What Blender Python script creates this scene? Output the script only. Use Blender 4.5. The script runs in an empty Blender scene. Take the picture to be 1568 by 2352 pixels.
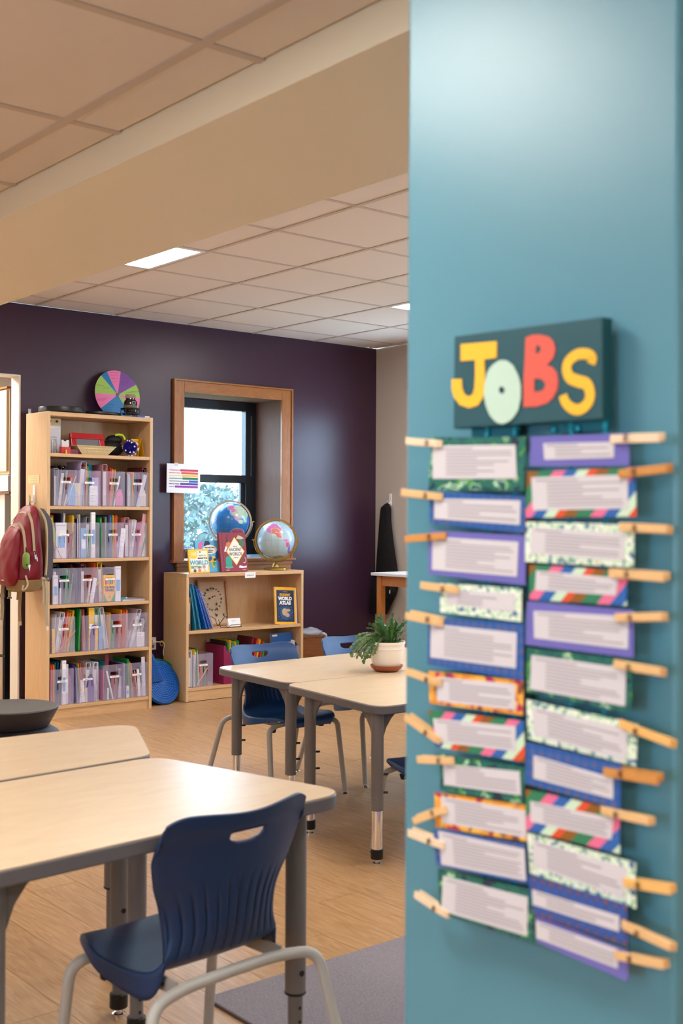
import bpy, bmesh, math, random
from mathutils import Vector, Matrix, noise
random.seed(7)
SC = bpy.context.scene
COL = SC.collection
R = math.radians
# ------------------------------------------------------------------ camera
EYE = 1.34
cam_d = bpy.data.cameras.new('camera'); cam = bpy.data.objects.new('camera', cam_d); COL.objects.link(cam)
cam_d.sensor_fit = 'VERTICAL'; cam_d.sensor_height = 36.0; cam_d.lens = 36.0 * 2680 / 2352
cam_d.shift_y = 9 / 2352; cam_d.clip_start = .05; cam_d.clip_end = 200
cam_d.dof.use_dof = True; cam_d.dof.focus_distance = 6.8; cam_d.dof.aperture_fstop = 5.6
cam.matrix_world = Matrix.Translation((0, 0, EYE)) @ Matrix.Rotation(R(-39.8), 4, 'Z') @ Matrix.Rotation(R(90), 4, 'X') @ Matrix.Rotation(.005, 4, 'Z')
SC.camera = cam
# ------------------------------------------------------------------ colour handling, exposure
SC.view_settings.view_transform = 'Standard'; SC.view_settings.look = 'None'
SC.view_settings.gamma = 1; SC.view_settings.exposure = 0.26; SC.view_settings.use_curve_mapping = False
SC.cycles.transparent_max_bounces = 40; SC.cycles.max_bounces = 8; SC.cycles.diffuse_bounces = 5
SC.cycles.glossy_bounces = 4; SC.cycles.transmission_bounces = 6; SC.cycles.caustics_reflective = False
SC.cycles.caustics_refractive = False; SC.cycles.sample_clamp_indirect = 6; SC.cycles.use_denoising = True
# ------------------------------------------------------------------ sky
W = bpy.data.worlds.new('sky'); SC.world = W; W.use_nodes = True
bg = W.node_tree.nodes['Background']; bg.inputs[0].default_value = (.54, .77, 1, 1); bg.inputs[1].default_value = 15.0
PANEL_E = 25.0                     # emission of the ceiling panels
PANEL_C = (1.0, .955, .87, 1)

# ------------------------------------------------------------------ helpers
def lin(c):
    return c / 12.92 if c <= .04045 else ((c + .055) / 1.055) ** 2.4
def rgb(h):
    if isinstance(h, str):
        h = h.lstrip('#'); return tuple(lin(int(h[i:i+2], 16) / 255) for i in (0, 2, 4)) + (1,)
    return tuple(h)[:3] + (1,)
MATS = {}
def mat(name, col, rough=.5, metal=0, alpha=1, spec=.5, trans=0, bump=0, bscale=200, emit=0, vary=0, ior=1.45, coat=0):
    if name in MATS: return MATS[name]
    m = bpy.data.materials.new(name); m.use_nodes = True; MATS[name] = m
    nt = m.node_tree; b = nt.nodes['Principled BSDF']; I = b.inputs
    c = rgb(col); I['Base Color'].default_value = c; I['Roughness'].default_value = rough; I['Metallic'].default_value = metal
    I['Alpha'].default_value = alpha; I['Specular IOR Level'].default_value = spec; I['Transmission Weight'].default_value = trans
    I['IOR'].default_value = ior; I['Coat Weight'].default_value = coat
    if emit: I['Emission Color'].default_value = c; I['Emission Strength'].default_value = emit
    if bump or vary:
        tc = nt.nodes.new('ShaderNodeTexCoord'); n = nt.nodes.new('ShaderNodeTexNoise'); n.inputs['Scale'].default_value = bscale
        n.inputs['Detail'].default_value = 3
        nt.links.new(tc.outputs['Object'], n.inputs['Vector'])
        if bump:
            bp = nt.nodes.new('ShaderNodeBump'); bp.inputs['Strength'].default_value = bump; bp.inputs['Distance'].default_value = .002
            nt.links.new(n.outputs['Fac'], bp.inputs['Height']); nt.links.new(bp.outputs[0], I['Normal'])
        if vary:
            mx = nt.nodes.new('ShaderNodeMix'); mx.data_type = 'RGBA'
            mx.inputs['A'].default_value = tuple(v * (1 - vary) for v in c[:3]) + (1,); mx.inputs['B'].default_value = tuple(min(1, v * (1 + vary)) for v in c[:3]) + (1,)
            nt.links.new(n.outputs['Fac'], mx.inputs['Factor']); nt.links.new(mx.outputs['Result'], I['Base Color'])
    return m
def wood(name, c1, c2, rough=.45, scale=(1, 14, 14), rnd=0, dist=2.0, coat=0):
    if name in MATS: return MATS[name]
    m = bpy.data.materials.new(name); m.use_nodes = True; MATS[name] = m
    nt = m.node_tree; N = nt.nodes; L = nt.links; b = N['Principled BSDF']; b.inputs['Roughness'].default_value = rough
    b.inputs['Coat Weight'].default_value = coat
    tc = N.new('ShaderNodeTexCoord'); mp = N.new('ShaderNodeMapping'); mp.inputs['Scale'].default_value = scale
    n = N.new('ShaderNodeTexNoise'); n.inputs['Scale'].default_value = 3; n.inputs['Detail'].default_value = 6; n.inputs['Distortion'].default_value = dist
    r = N.new('ShaderNodeValToRGB'); r.color_ramp.elements[0].position = .3; r.color_ramp.elements[1].position = .7
    r.color_ramp.elements[0].color = rgb(c1); r.color_ramp.elements[1].color = rgb(c2)
    L.new(tc.outputs['Object'], mp.inputs[0])
    if rnd:
        oi = N.new('ShaderNodeObjectInfo'); sc = N.new('ShaderNodeVectorMath'); sc.operation = 'SCALE'; cb = N.new('ShaderNodeCombineXYZ')
        L.new(oi.outputs['Random'], cb.inputs[0]); L.new(oi.outputs['Random'], cb.inputs[2]); L.new(cb.outputs[0], sc.inputs[0]); sc.inputs['Scale'].default_value = 37
        ad = N.new('ShaderNodeVectorMath'); L.new(mp.outputs[0], ad.inputs[0]); L.new(sc.outputs[0], ad.inputs[1]); L.new(ad.outputs[0], n.inputs['Vector'])
        hs = N.new('ShaderNodeHueSaturation'); mr = N.new('ShaderNodeMapRange'); mr.inputs['To Min'].default_value = 1 - rnd; mr.inputs['To Max'].default_value = 1 + rnd
        L.new(oi.outputs['Random'], mr.inputs['Value']); L.new(mr.outputs[0], hs.inputs['Value']); L.new(n.outputs['Fac'], r.inputs[0]); L.new(r.outputs[0], hs.inputs['Color']); L.new(hs.outputs[0], b.inputs['Base Color'])
    else:
        L.new(mp.outputs[0], n.inputs['Vector']); L.new(n.outputs['Fac'], r.inputs[0]); L.new(r.outputs[0], b.inputs['Base Color'])
    return m
class MB:
    def __init__(s): s.bm = bmesh.new()
    def box(s, x0, x1, y0, y1, z0, z1, M=None):
        vs = [s.bm.verts.new((x, y, z)) for x in (x0, x1) for y in (y0, y1) for z in (z0, z1)]
        for f in ((0, 1, 3, 2), (4, 6, 7, 5), (0, 4, 5, 1), (2, 3, 7, 6), (0, 2, 6, 4), (1, 5, 7, 3)):
            s.bm.faces.new([vs[i] for i in f])
        if M is not None:
            for v in vs: v.co = M @ v.co
        return s
    def tube(s, pts, r, n=10, caps=True, closed=False):
        pts = [Vector(p) for p in pts]; m = len(pts); rs = r if isinstance(r, (list, tuple)) else [r] * m
        up = None; rings = []
        for i, p in enumerate(pts):
            if closed: t = pts[(i + 1) % m] - pts[i - 1]
            else: t = pts[min(i + 1, m - 1)] - pts[max(i - 1, 0)]
            t.normalize()
            if up is None:
                a = Vector((0, 0, 1)) if abs(t.z) < .9 else Vector((1, 0, 0)); up = (a - t * a.dot(t)).normalized()
            else: up = (up - t * up.dot(t)).normalized()
            sd = t.cross(up)
            rings.append([s.bm.verts.new(p + (up * math.cos(2 * math.pi * k / n) + sd * math.sin(2 * math.pi * k / n)) * rs[i]) for k in range(n)])
        q = m if closed else m - 1
        for i in range(q):
            A, B = rings[i], rings[(i + 1) % m]
            for k in range(n): s.bm.faces.new((A[k], A[(k + 1) % n], B[(k + 1) % n], B[k]))
        if caps and not closed:
            s.bm.faces.new(rings[0][::-1]); s.bm.faces.new(rings[-1])
        return s
    def lathe(s, prof, n=32, c=(0, 0, 0), M=None):
        rings = []
        for r, z in prof:
            rings.append([s.bm.verts.new((c[0] + r * math.cos(2 * math.pi * k / n), c[1] + r * math.sin(2 * math.pi * k / n), c[2] + z)) for k in range(n)] if r > 1e-6 else [s.bm.verts.new((c[0], c[1], c[2] + z))])
        allv = [v for g in rings for v in g]
        for A, B in zip(rings, rings[1:]):
            for k in range(n):
                a0, a1, b0, b1 = A[k % len(A)], A[(k + 1) % len(A)], B[k % len(B)], B[(k + 1) % len(B)]
                f = [a0, a1, b1, b0]; g = []
                for v in f:
                    if v not in g: g.append(v)
                if len(g) > 2: s.bm.faces.new(g)
        if len(rings[0]) > 1: s.bm.faces.new(rings[0][::-1])
        if len(rings[-1]) > 1: s.bm.faces.new(rings[-1])
        if M is not None:
            for v in allv: v.co = M @ v.co
        return s
    def prism(s, pts, d, M=None):
        "outline pts (3D) extruded by vector d"
        d = Vector(d); a = [s.bm.verts.new(Vector(p)) for p in pts]; b = [s.bm.verts.new(Vector(p) + d) for p in pts]; n = len(pts)
        s.bm.faces.new(a[::-1]); s.bm.faces.new(b)
        for i in range(n): s.bm.faces.new((a[i], a[(i + 1) % n], b[(i + 1) % n], b[i]))
        if M is not None:
            for v in a + b: v.co = M @ v.co
        return s
    def poly(s, pts):
        s.bm.faces.new([s.bm.verts.new(Vector(p)) for p in pts]); return s
    def ball(s, c, r, n=12, sc=(1, 1, 1)):
        M = Matrix.Translation(c) @ Matrix.Diagonal((r * sc[0], r * sc[1], r * sc[2], 1))
        bmesh.ops.create_uvsphere(s.bm, u_segments=n, v_segments=max(6, n // 2), radius=1, matrix=M); return s
    def build(s, name, m, parent=None, smooth=False, bevel=0, loc=None, rot=None):
        bmesh.ops.recalc_face_normals(s.bm, faces=s.bm.faces)
        me = bpy.data.meshes.new(name); s.bm.to_mesh(me); s.bm.free()
        if m is not None: me.materials.append(m)
        if smooth:
            me.polygons.foreach_set('use_smooth', [True] * len(me.polygons))
            try: me.set_sharp_from_angle(angle=R(38))
            except Exception: pass
        o = bpy.data.objects.new(name, me); COL.objects.link(o)
        if parent is not None: o.parent = parent
        if bevel:
            b = o.modifiers.new('bevel', 'BEVEL'); b.width = bevel; b.segments = 2; b.limit_method = 'ANGLE'
        if loc: o.location = loc
        if rot: o.rotation_euler = rot
        return o
def tag(o, label=None, cat=None, group=None, kind=None):
    if label: o['label'] = label
    if cat: o['category'] = cat
    if group: o['group'] = group
    if kind: o['kind'] = kind
    return o
def root(name, label, cat, loc=(0, 0, 0), rz=0, group=None, rot=None):
    o = bpy.data.objects.new(name, None); COL.objects.link(o); o.location = loc
    o.rotation_euler = rot if rot else (0, 0, rz); o.empty_display_size = .1
    return tag(o, label, cat, group)
def bx(name, m, parent, x0, x1, y0, y1, z0, z1, bevel=0, **k):
    return MB().box(x0, x1, y0, y1, z0, z1).build(name, m, parent, bevel=bevel, **k)
def struct(name, m, *b, **k):
    return tag(bx(name, m, None, *b, **k), kind='structure')
def copy_tree(o, parent=None):
    c = o.copy(); COL.objects.link(c); c.parent = parent
    for ch in o.children: copy_tree(ch, c)
    return c
def text(s, size, m, parent, loc, rot=(math.pi / 2, 0, 0), name='lettering', ext=.0004, ax='CENTER', sx=1, bold=0):
    cu = bpy.data.curves.new(name, 'FONT'); cu.body = s; cu.size = size; cu.extrude = ext; cu.align_x = ax; cu.align_y = 'CENTER'; cu.resolution_u = 3
    cu.offset = bold
    t = bpy.data.objects.new('tmp', cu); COL.objects.link(t); dg = bpy.context.evaluated_depsgraph_get()
    me = bpy.data.meshes.new_from_object(t.evaluated_get(dg)); bpy.data.objects.remove(t)
    me.materials.clear(); me.materials.append(m)
    o = bpy.data.objects.new(name, me); COL.objects.link(o); o.parent = parent; o.location = loc; o.rotation_euler = rot; o.scale = (sx, 1, 1)
    return o
def plate_mesh(outer, holes, th, m):
    "flat plate in the XZ plane with holes, thickness th along y (outline given as 2D points)"
    cu = bpy.data.curves.new('plate', 'CURVE'); cu.dimensions = '2D'; cu.fill_mode = 'BOTH'; cu.extrude = th / 2
    for pts in [outer] + holes:
        sp = cu.splines.new('POLY'); sp.points.add(len(pts) - 1); sp.use_cyclic_u = True
        for i, p in enumerate(pts): sp.points[i].co = (p[0], p[1], 0, 1)
    t = bpy.data.objects.new('tmp', cu); COL.objects.link(t); dg = bpy.context.evaluated_depsgraph_get()
    me = bpy.data.meshes.new_from_object(t.evaluated_get(dg)); bpy.data.objects.remove(t)
    me.transform(Matrix.Rotation(math.pi / 2, 4, 'X')); me.materials.clear(); me.materials.append(m); return me
def rrect(x0, x1, z0, z1, r, n=5):
    o = []
    for cx, cz, a in ((x1 - r, z1 - r, 0), (x0 + r, z1 - r, 90), (x0 + r, z0 + r, 180), (x1 - r, z0 + r, 270)):
        for k in range(n + 1):
            t = R(a + 90 * k / n); o.append((cx + r * math.cos(t), cz + r * math.sin(t)))
    return o
def round_poly(pts, r, n=5):
    out = []; m = len(pts)
    for i in range(m):
        a, b, c = Vector(pts[i - 1]), Vector(pts[i]), Vector(pts[(i + 1) % m])
        u = (a - b).normalized(); v = (c - b).normalized(); ang = math.acos(max(-1, min(1, u.dot(v)))); d = r / math.tan(ang / 2)
        p0 = b + u * d; p1 = b + v * d
        for k in range(n + 1):
            t = k / n; out.append(p0 * (1 - t) ** 2 + b * 2 * t * (1 - t) + p1 * t * t)
    return out
def fillet(pts, r, n=6):
    "3D polyline with rounded inner corners"
    pts = [Vector(p) for p in pts]; out = [pts[0]]
    for i in range(1, len(pts) - 1):
        a, b, c = pts[i - 1], pts[i], pts[i + 1]; u = (a - b); v = (c - b); d = min(r, u.length * .45, v.length * .45)
        p0 = b + u.normalized() * d; p1 = b + v.normalized() * d
        for k in range(n + 1):
            t = k / n; out.append(p0 * (1 - t) ** 2 + b * 2 * t * (1 - t) + p1 * t * t)
    return out + [pts[-1]]
def sample(cps, n):
    "Catmull-Rom through control tuples"
    out = []; m = len(cps) - 1
    for j in range(n + 1):
        x = j / n * m; i = min(int(x), m - 1); t = x - i
        P = [cps[max(0, min(m, i + k))] for k in (-1, 0, 1, 2)]
        out.append(tuple(.5 * (2 * P[1][q] + (P[2][q] - P[0][q]) * t + (2 * P[0][q] - 5 * P[1][q] + 4 * P[2][q] - P[3][q]) * t * t + (3 * P[1][q] - P[0][q] - 3 * P[2][q] + P[3][q]) * t ** 3) for q in range(len(cps[0]))))
    return out

# ------------------------------------------------------------------ common materials
def paint(name, col, rough, spec=.5): return mat(name, col, rough, spec=spec, bump=.12, bscale=900)
purple = paint('purple wall paint', '#3d273a', .27)
white_wall = paint('white wall paint', '#c9bfb8', .5)
beam_paint = paint('warm white beam paint', '#e9e0c8', .5)
teal = paint('teal wall paint', '#548b9e', .31)
tile_m = mat('ceiling tile', '#ded3c9', .9, bump=.5, bscale=420, vary=.03)
bar_m = mat('ceiling grid metal', '#c0b2a5', .5)
maple = wood('maple laminate', '#c9a478', '#d5b389', .38, (14, 14, 1.2))
maple_in = wood('maple laminate shelf', '#c59c6e', '#d1ab80', .42, (1.2, 14, 14))
maple_edge = mat('maple edge band', '#dcb78a', .45)
desk_top = wood('desk laminate', '#d0b696', '#d8c1a2', .31, (2.5, 9, 9), dist=1)
grey_edge = mat('grey desk edge', '#5f5c60', .42, bump=.1)
grey_leg = mat('grey leg enamel', '#6d6866', .42, bump=.15, bscale=700)
chrome = mat('chrome', '#e8e8ea', .08, 1)
black_rub = mat('black rubber', '#0c0c0d', .45)
black_pl = mat('black plastic', '#17161a', .38)
trim_w = wood('oak window trim', '#8f5418', '#a3672c', .38, (14, 14, 2))
trim_h = wood('oak window trim level', '#8f5418', '#a3672c', .38, (2, 14, 14))
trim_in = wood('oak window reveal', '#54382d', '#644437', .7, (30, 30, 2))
white_m = mat('white', '#eceaea', .5); paper_m = mat('paper', '#cecbd1', .7); ink = mat('black print', '#1d1b22', .6); grey_ink = mat('grey print', '#a49fa8', .7)
# ------------------------------------------------------------------ room shell
XB, YW, XR = 3.385, 7.457, 6.59          # opening edge, purple wall, right wall
XL, YF = -3.2, -2.6
ZH, ZL = 2.765, 2.30                     # far and near ceilings
floor_m = wood('vinyl plank floor', '#a1784e', '#c09a70', .36, (11, .9, 11), rnd=.06, dist=3.5)
floor = struct('floor', floor_m, XL - .2, XR + .2, YF - .2, 9.0, -.1, -.004)
pm = []
plank0 = MB().box(.0008, .1792, .0008, 1.2192, -.004, 0).build('plank', floor_m, floor); k = 0
for i in range(26):
    off = -((i * 7) % 5) * .244
    for j in range(7):
        x0 = .55 + i * .18; y0 = 1.2 + off + j * 1.22
        if y0 > 7.45 or y0 + 1.22 < 1.2: continue
        o = plank0 if k == 0 else plank0.copy()
        if k: COL.objects.link(o)
        o.parent = floor; o.location = (x0, y0, 0); k += 1
# purple wall with the window hole and the opening on the left
WX0, WX1, WZ0, WZ1 = 4.667, 5.575, 1.0, 2.258
wall = tag(MB().box(XB, WX0 - .02, YW, YW + .126, 0, ZH).box(WX1 + .02, XR, YW, YW + .126, 0, ZH).box(WX0 - .02, WX1 + .02, YW, YW + .126, 0, .985)
    .box(WX0 - .02, WX1 + .02, YW, YW + .126, WZ1 + .02, ZH).box(1.3, XB, YW, YW + .126, 2.284, ZH).box(XL, 1.3, YW, YW + .126, 0, ZH).build('wall_back', purple), kind='structure')
jamb_m = mat('cream jamb paint', '#e6dfd4', .5)
tag(MB().box(XB - .012, XB, YW + .004, YW + .126, 0, 2.284).box(1.312, XB - .012, YW + .004, YW + .126, 2.272, 2.284).box(1.3, 1.312, YW + .004, YW + .126, 0, 2.284).build('trim_1', jamb_m), kind='structure')
struct('wall_right', white_wall, XR, XR + .15, YF, 2.9, 0, ZH)
tag(MB().box(XR, XR + .15, 2.9, 4.3, 0, .95).box(XR, XR + .15, 2.9, 4.3, 2.3, ZH).box(XR, XR + .15, 4.3, 6.2, 0, ZH).box(XR, XR + .15, 6.2, 6.82, 0, .95)
    .box(XR, XR + .15, 6.2, 6.82, 2.25, ZH).box(XR, XR + .15, 6.82, YW, 0, ZH).build('wall_right', white_wall), kind='structure')
tag(MB().box(XL - .15, XL, YF, .1, 0, ZH).box(XL - .15, XL, .1, 1.3, 0, .9).box(XL - .15, XL, .1, 1.3, 1.95, ZH).box(XL - .15, XL, 1.3, YW, 0, ZH).build('wall_left', white_wall), kind='structure')
struct('wall_front', white_wall, XL, XR, YF - .15, YF, 0, ZH)
struct('baseboard_back', mat('dark baseboard', '#2c2328', .5), XB, XR - .02, YW - .012, YW, 0, .1)
struct('baseboard_right', mat('pale baseboard', '#b5a99f', .5), XR - .012, XR, YF, YW - .012, 0, .1)
# beam between the two ceilings
beam = struct('beam', beam_paint, 1.447, 2.046, YF, YW, 2.223, ZH + .05)
# ceilings: slab above, T bars and single tiles below
ceil = struct('ceiling', tile_m, 2.046, XR + .2, YF, YW + .12, ZH + .02, ZH + .12)
ceil2 = struct('ceiling', tile_m, XL - .2, 1.447, YF, YW + .12, ZL + .02, ZL + .12)
PITCH = .61
tiles = {}
def grid_ceiling(parent, xs, ys, z, lights, skip):
    for i in range(len(xs) - 1):
        for j in range(len(ys) - 1):
            if (i, j) in lights or ys[j + 1] < skip: continue
            w = round(xs[i + 1] - xs[i], 3); h = round(ys[j + 1] - ys[j], 3)
            if (w, h) not in tiles:
                o = MB().box(.008, w - .008, .008, h - .008, 0, .018).build('ceiling_tile', tile_m, parent); tiles[(w, h)] = o
            else: o = tiles[(w, h)].copy(); COL.objects.link(o); o.parent = parent
            o.location = (xs[i], ys[j], z + .001)
    for x in xs[1:-1]: bx('ceiling_bar', bar_m, parent, x - .012, x + .012, ys[0], ys[-1], z - .003, z + .006)
    for y in ys[1:-1]: bx('ceiling_bar', bar_m, parent, xs[0], xs[-1], y - .012, y + .012, z - .002, z + .006)
FX = [2.046] + [2.872 + .6085 * k for k in range(7)] + [XR]; FX[-1] = XR
FX = [2.046, 2.263, 2.871, 3.48, 4.09, 4.695, 5.303, 5.91, 6.518, XR]
FY = [YF] + [-2.04 + .612 * k for k in range(16)] + [YW]
NX = [XL] + [-2.96 + .61 * k for k in range(7)] + [1.30, 1.447]
NX = [XL, -2.97, -2.36, -1.75, -1.14, -.53, .08, .69, 1.30, 1.447]
NY = [YF] + [-2.28 + .612 * k for k in range(16)] + [YW]
FLI = {(2, 13), (6, 13), (2, 9), (6, 9), (2, 5), (6, 5), (4, 1)}
NLI = {(6, 7), (3, 11), (2, 7), (3, 3), (6, 14), (6, 3)}
grid_ceiling(ceil, FX, FY, ZH, FLI, -.2)
grid_ceiling(ceil2, NX, NY, ZL, NLI, -.2)
panel_m = mat('lit diffuser', '#ffffff', .5); pb = panel_m.node_tree.nodes['Principled BSDF']; pb.inputs['Emission Color'].default_value = PANEL_C; pb.inputs['Emission Strength'].default_value = PANEL_E
def panel(xs, ys, i, j, z, label):
    x0, x1, y0, y1 = xs[i], xs[i + 1], ys[j], ys[j + 1]
    t = root('ceiling_light', label, 'light', ((x0 + x1) / 2, (y0 + y1) / 2, z), group='flat ceiling light panels')
    w, h = (x1 - x0) / 2 - .012, (y1 - y0) / 2 - .012
    MB().box(-w, w, -h, -h + .022, -.004, .012).box(-w, w, h - .022, h, -.004, .012).box(-w, -w + .022, -h + .022, h - .022, -.004, .012).box(w - .022, w, -h + .022, h - .022, -.004, .012).build('light_frame', white_m, t)
    MB().box(-w + .022, w - .022, -h + .022, h - .022, .002, .01).build('diffuser', panel_m, t)
for i, j in sorted(FLI):
    lb = {(2, 13): 'square lit ceiling panel beside the beam, above the tall bookcase side', (6, 13): 'square lit ceiling panel partly hidden by the teal column'}.get((i, j), 'square lit panel out of the picture, %s the beam, %s' % ('near' if i < 6 else 'away from', {9: 'above the far desks', 5: 'over the grey rug', 1: 'by the front wall'}.get(j, 'aside')))
    panel(FX, FY, i, j, ZH, lb)
for i, j in sorted(NLI): panel(NX, NY, i, j, ZL, 'square lit panel in the lower ceiling outside the picture, %s' % {(6, 7): 'beside the teal column', (3, 11): 'left of the desks', (2, 7): 'near the added left window', (3, 3): 'behind the camera on the left', (6, 14): 'by the alcove opening', (6, 3): 'behind the camera'}[(i, j)])
# teal column carrying the jobs chart
col = MB().box(1.12, 1.9, .759, 1.204, 0, ZL + .02).build('wall_teal', teal, bevel=.006); tag(col, kind='structure')
# ------------------------------------------------------------------ window in the purple wall
def casing(n, y, bars):
    t = root('window_%d' % n, None, None); t['kind'] = 'structure'; return t
w1 = casing(1, 0, 0)
yc = YW - .022
for b in ((4.59, WX0, yc, YW, .985, 2.34), (WX1, 5.666, yc, YW, .985, 2.34)): bx('casing', trim_w, w1, *b, bevel=.003)
bx('casing', trim_h, w1, WX0, WX1, yc, YW, WZ1, 2.34, bevel=.003)
for b in ((4.575, 4.59, yc - .008, YW, .985, 2.352), (5.666, 5.681, yc - .008, YW, .985, 2.352)): bx('back_band', trim_w, w1, *b)
bx('back_band', trim_h, w1, 4.59, 5.666, yc - .008, YW, 2.34, 2.352)
YG = YW + .37
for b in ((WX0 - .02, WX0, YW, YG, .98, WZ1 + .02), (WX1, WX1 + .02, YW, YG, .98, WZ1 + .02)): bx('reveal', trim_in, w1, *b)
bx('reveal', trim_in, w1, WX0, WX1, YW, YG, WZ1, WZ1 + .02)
bx('sill', trim_h, w1, 4.56, 5.70, YW - .05, YG, .985, 1.003, bevel=.003)
MB().box(4.60, 5.68, YW - .03, YW, .955, .985).box(4.61, 5.67, YW - .022, YW, .90, .955).build('apron', trim_h, w1, bevel=.002)
sash = mat('black window frame', '#1c232c', .35)
ym = YG - .035
MB().box(WX0, WX0 + .03, ym, YG + .03, 1.003, WZ1).box(WX1 - .10, WX1, ym, YG + .03, 1.003, WZ1).box(WX0 + .03, WX1 - .10, ym, YG + .03, 2.185, WZ1).box(WX0 + .03, WX1 - .10, ym, YG + .03, 1.003, 1.06).build('window_frame', sash, w1, bevel=.004)
MB().box(WX0 + .03, WX1 - .10, ym - .005, YG, 1.60, 1.665).build('meeting_rail', sash, w1, bevel=.003)
MB().box(WX1 - .135, WX1 - .10, ym + .02, YG + .01, 1.06, 1.60).box(WX0 + .03, WX0 + .05, ym + .02, YG + .01, 1.06, 1.60).box(WX0 + .05, WX1 - .135, ym + .02, YG + .01, 1.06, 1.075).build('lower_sash', sash, w1)
bx('sash_track', mat('bright track', '#b9bcc2', .3, 1), w1, WX1 - .05, WX1 - .046, ym - .004, ym, 1.66, 2.15)
glass = mat('window glass', '#ffffff', .02, alpha=.06)
bx('glass', glass, w1, WX0 + .03, WX1 - .10, YG + .012, YG + .015, 1.665, 2.185); bx('glass', glass, w1, WX0 + .05, WX1 - .135, YG - .008, YG - .005, 1.075, 1.60)
tag(MB().box(WX0 - .3, WX0 - .02, YW + .126, YG + .05, .7, 2.6).box(WX1 + .02, WX1 + .6, YW + .126, YG + .05, .7, 2.6).box(WX0 - .02, WX1 + .02, YW + .126, YG + .05, .7, .98).box(WX0 - .02, WX1 + .02, YW + .126, YG + .05, WZ1 + .02, 2.6).build('trim_2', mat('brick edge', '#6a5248', .9)), kind='structure')
# two windows in the right wall (behind the column from here)
for n, (y0, y1, z0, z1) in ((2, (6.2, 6.82, .95, 2.25)), (3, (2.9, 4.3, .95, 2.3))):
    w = casing(n, 0, 0)
    MB().box(XR - .02, XR, y0 - .08, y0, z0 - .08, z1 + .08).box(XR - .02, XR, y1, y1 + .08, z0 - .08, z1 + .08).box(XR - .02, XR, y0, y1, z0 - .08, z0).box(XR - .02, XR, y0, y1, z1, z1 + .08).build('casing', trim_w, w, bevel=.003)
    MB().box(XR + .08, XR + .12, y0, y0 + .04, z0, z1).box(XR + .08, XR + .12, y1 - .04, y1, z0, z1).box(XR + .08, XR + .12, y0 + .04, y1 - .04, z0, z0 + .05).box(XR + .08, XR + .12, y0 + .04, y1 - .04, z1 - .05, z1).box(XR + .08, XR + .12, y0 + .04, y1 - .04, 1.58, 1.64).build('window_frame', sash, w)
    MB().box(XR + .098, XR + .101, y0 + .04, y1 - .04, z0 + .05, z1 - .05).build('glass', glass, w)
w = casing(4, 0, 0)  # unseen left window, added to bring bluish daylight onto the teal column
MB().box(XL, XL + .02, .02, .1, .82, 2.03).box(XL, XL + .02, 1.3, 1.38, .82, 2.03).box(XL, XL + .02, .1, 1.3, .82, .9).box(XL, XL + .02, .1, 1.3, 1.95, 2.03).build('casing', trim_w, w, bevel=.003)
MB().box(XL - .12, XL - .08, .1, .15, .9, 1.95).box(XL - .12, XL - .08, 1.25, 1.3, .9, 1.95).box(XL - .12, XL - .08, .15, 1.25, .9, .96).box(XL - .12, XL - .08, .15, 1.25, 1.89, 1.95).build('window_frame', sash, w)
def portal(loc, rot, sx, sy):
    l = bpy.data.lights.new('daylight portal', 'AREA'); l.shape = 'RECTANGLE'; l.size = sx; l.size_y = sy; l.cycles.is_portal = True
    o = bpy.data.objects.new('daylight_portal', l); COL.objects.link(o); o.location = loc; o.rotation_euler = rot
portal((5.1, YG + .04, 1.63), (R(-90), 0, 0), .95, 1.3)
portal((XR + .14, 6.51, 1.6), (0, R(90), 0), 1.3, .7)
portal((XL - .14, .7, 1.42), (0, R(-90), 0), 1.05, 1.2)  # portal of the added left window
portal((XR + .14, 3.6, 1.62), (0, R(90), 0), 1.4, 1.4)
# ------------------------------------------------------------------ the alcove seen through the opening
aw = mat('alcove white paint', '#f0ebe2', .5)
tag(MB().box(.2, 4.15, 8.9, 9.0, 0, 2.6).box(4.10, 4.20, YW + .126, 8.9, 0, 2.6).box(.1, .2, YW + .126, 9.0, 0, 2.6).build('wall_alcove', aw), kind='structure')
struct('ceiling_alcove', aw, .1, 4.2, YW + .126, 9.0, 2.5, 2.6)
for x in (1.6, 2.9):
    t = root('ceiling_light', 'square lit panel in the alcove ceiling, %s' % ('far from the cooking range' if x < 2 else 'near the cooking range'), 'light', (x, 8.1, 2.49), group='flat ceiling light panels')
    MB().box(-.3, .3, -.3, .3, .002, .01).build('diffuser', panel_m, t); MB().box(-.32, .32, -.32, -.3, -.004, .01).box(-.32, .32, .3, .32, -.004, .01).build('light_frame', white_m, t)
t = root('upper_cabinet', 'pale maple upper cabinet in the bright alcove beyond the opening', 'cabinet', (3.42, 7.76, 1.62))
cab = wood('pale maple', '#ead3ae', '#f0dcba', .4, (14, 14, 1.5))
bx('cabinet_box', cab, t, .02, .68, 0, 1.1, 0, .60); bx('crown', trim_h, t, -.01, .68, -.02, 1.1, .60, .612)
for k in range(2): d = bx('door', cab, t, 0, .02, .01 + k * .55, .54 + k * .55, .02, .59, bevel=.003); bx('handle', chrome, d, -.02, 0, .48 + k * .02 , .49 + k * .02, .04, .12)
t = root('range_hood', 'white range hood with a row of small buttons in the alcove', 'range hood', (3.42, 7.74, 1.50))
bx('hood_body', white_m, t, 0, .66, 0, .62, 0, .115, bevel=.006)
for k in range(6): bx('button', ink, t, .03 + k * .022, .036 + k * .022, -.003, 0, .03, .038)
bx('filter', trim_h, t, .02, .64, .02, .6, -.015, 0)
t = root('cooking_range', 'black and steel cooking range beyond the opening', 'stove', (3.395, 7.75, 0))
bx('range_body', black_pl, t, .012, .66, 0, .6, .02, .90, bevel=.004); steel = mat('brushed steel', '#b9ad9d', .35, .6)
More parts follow.
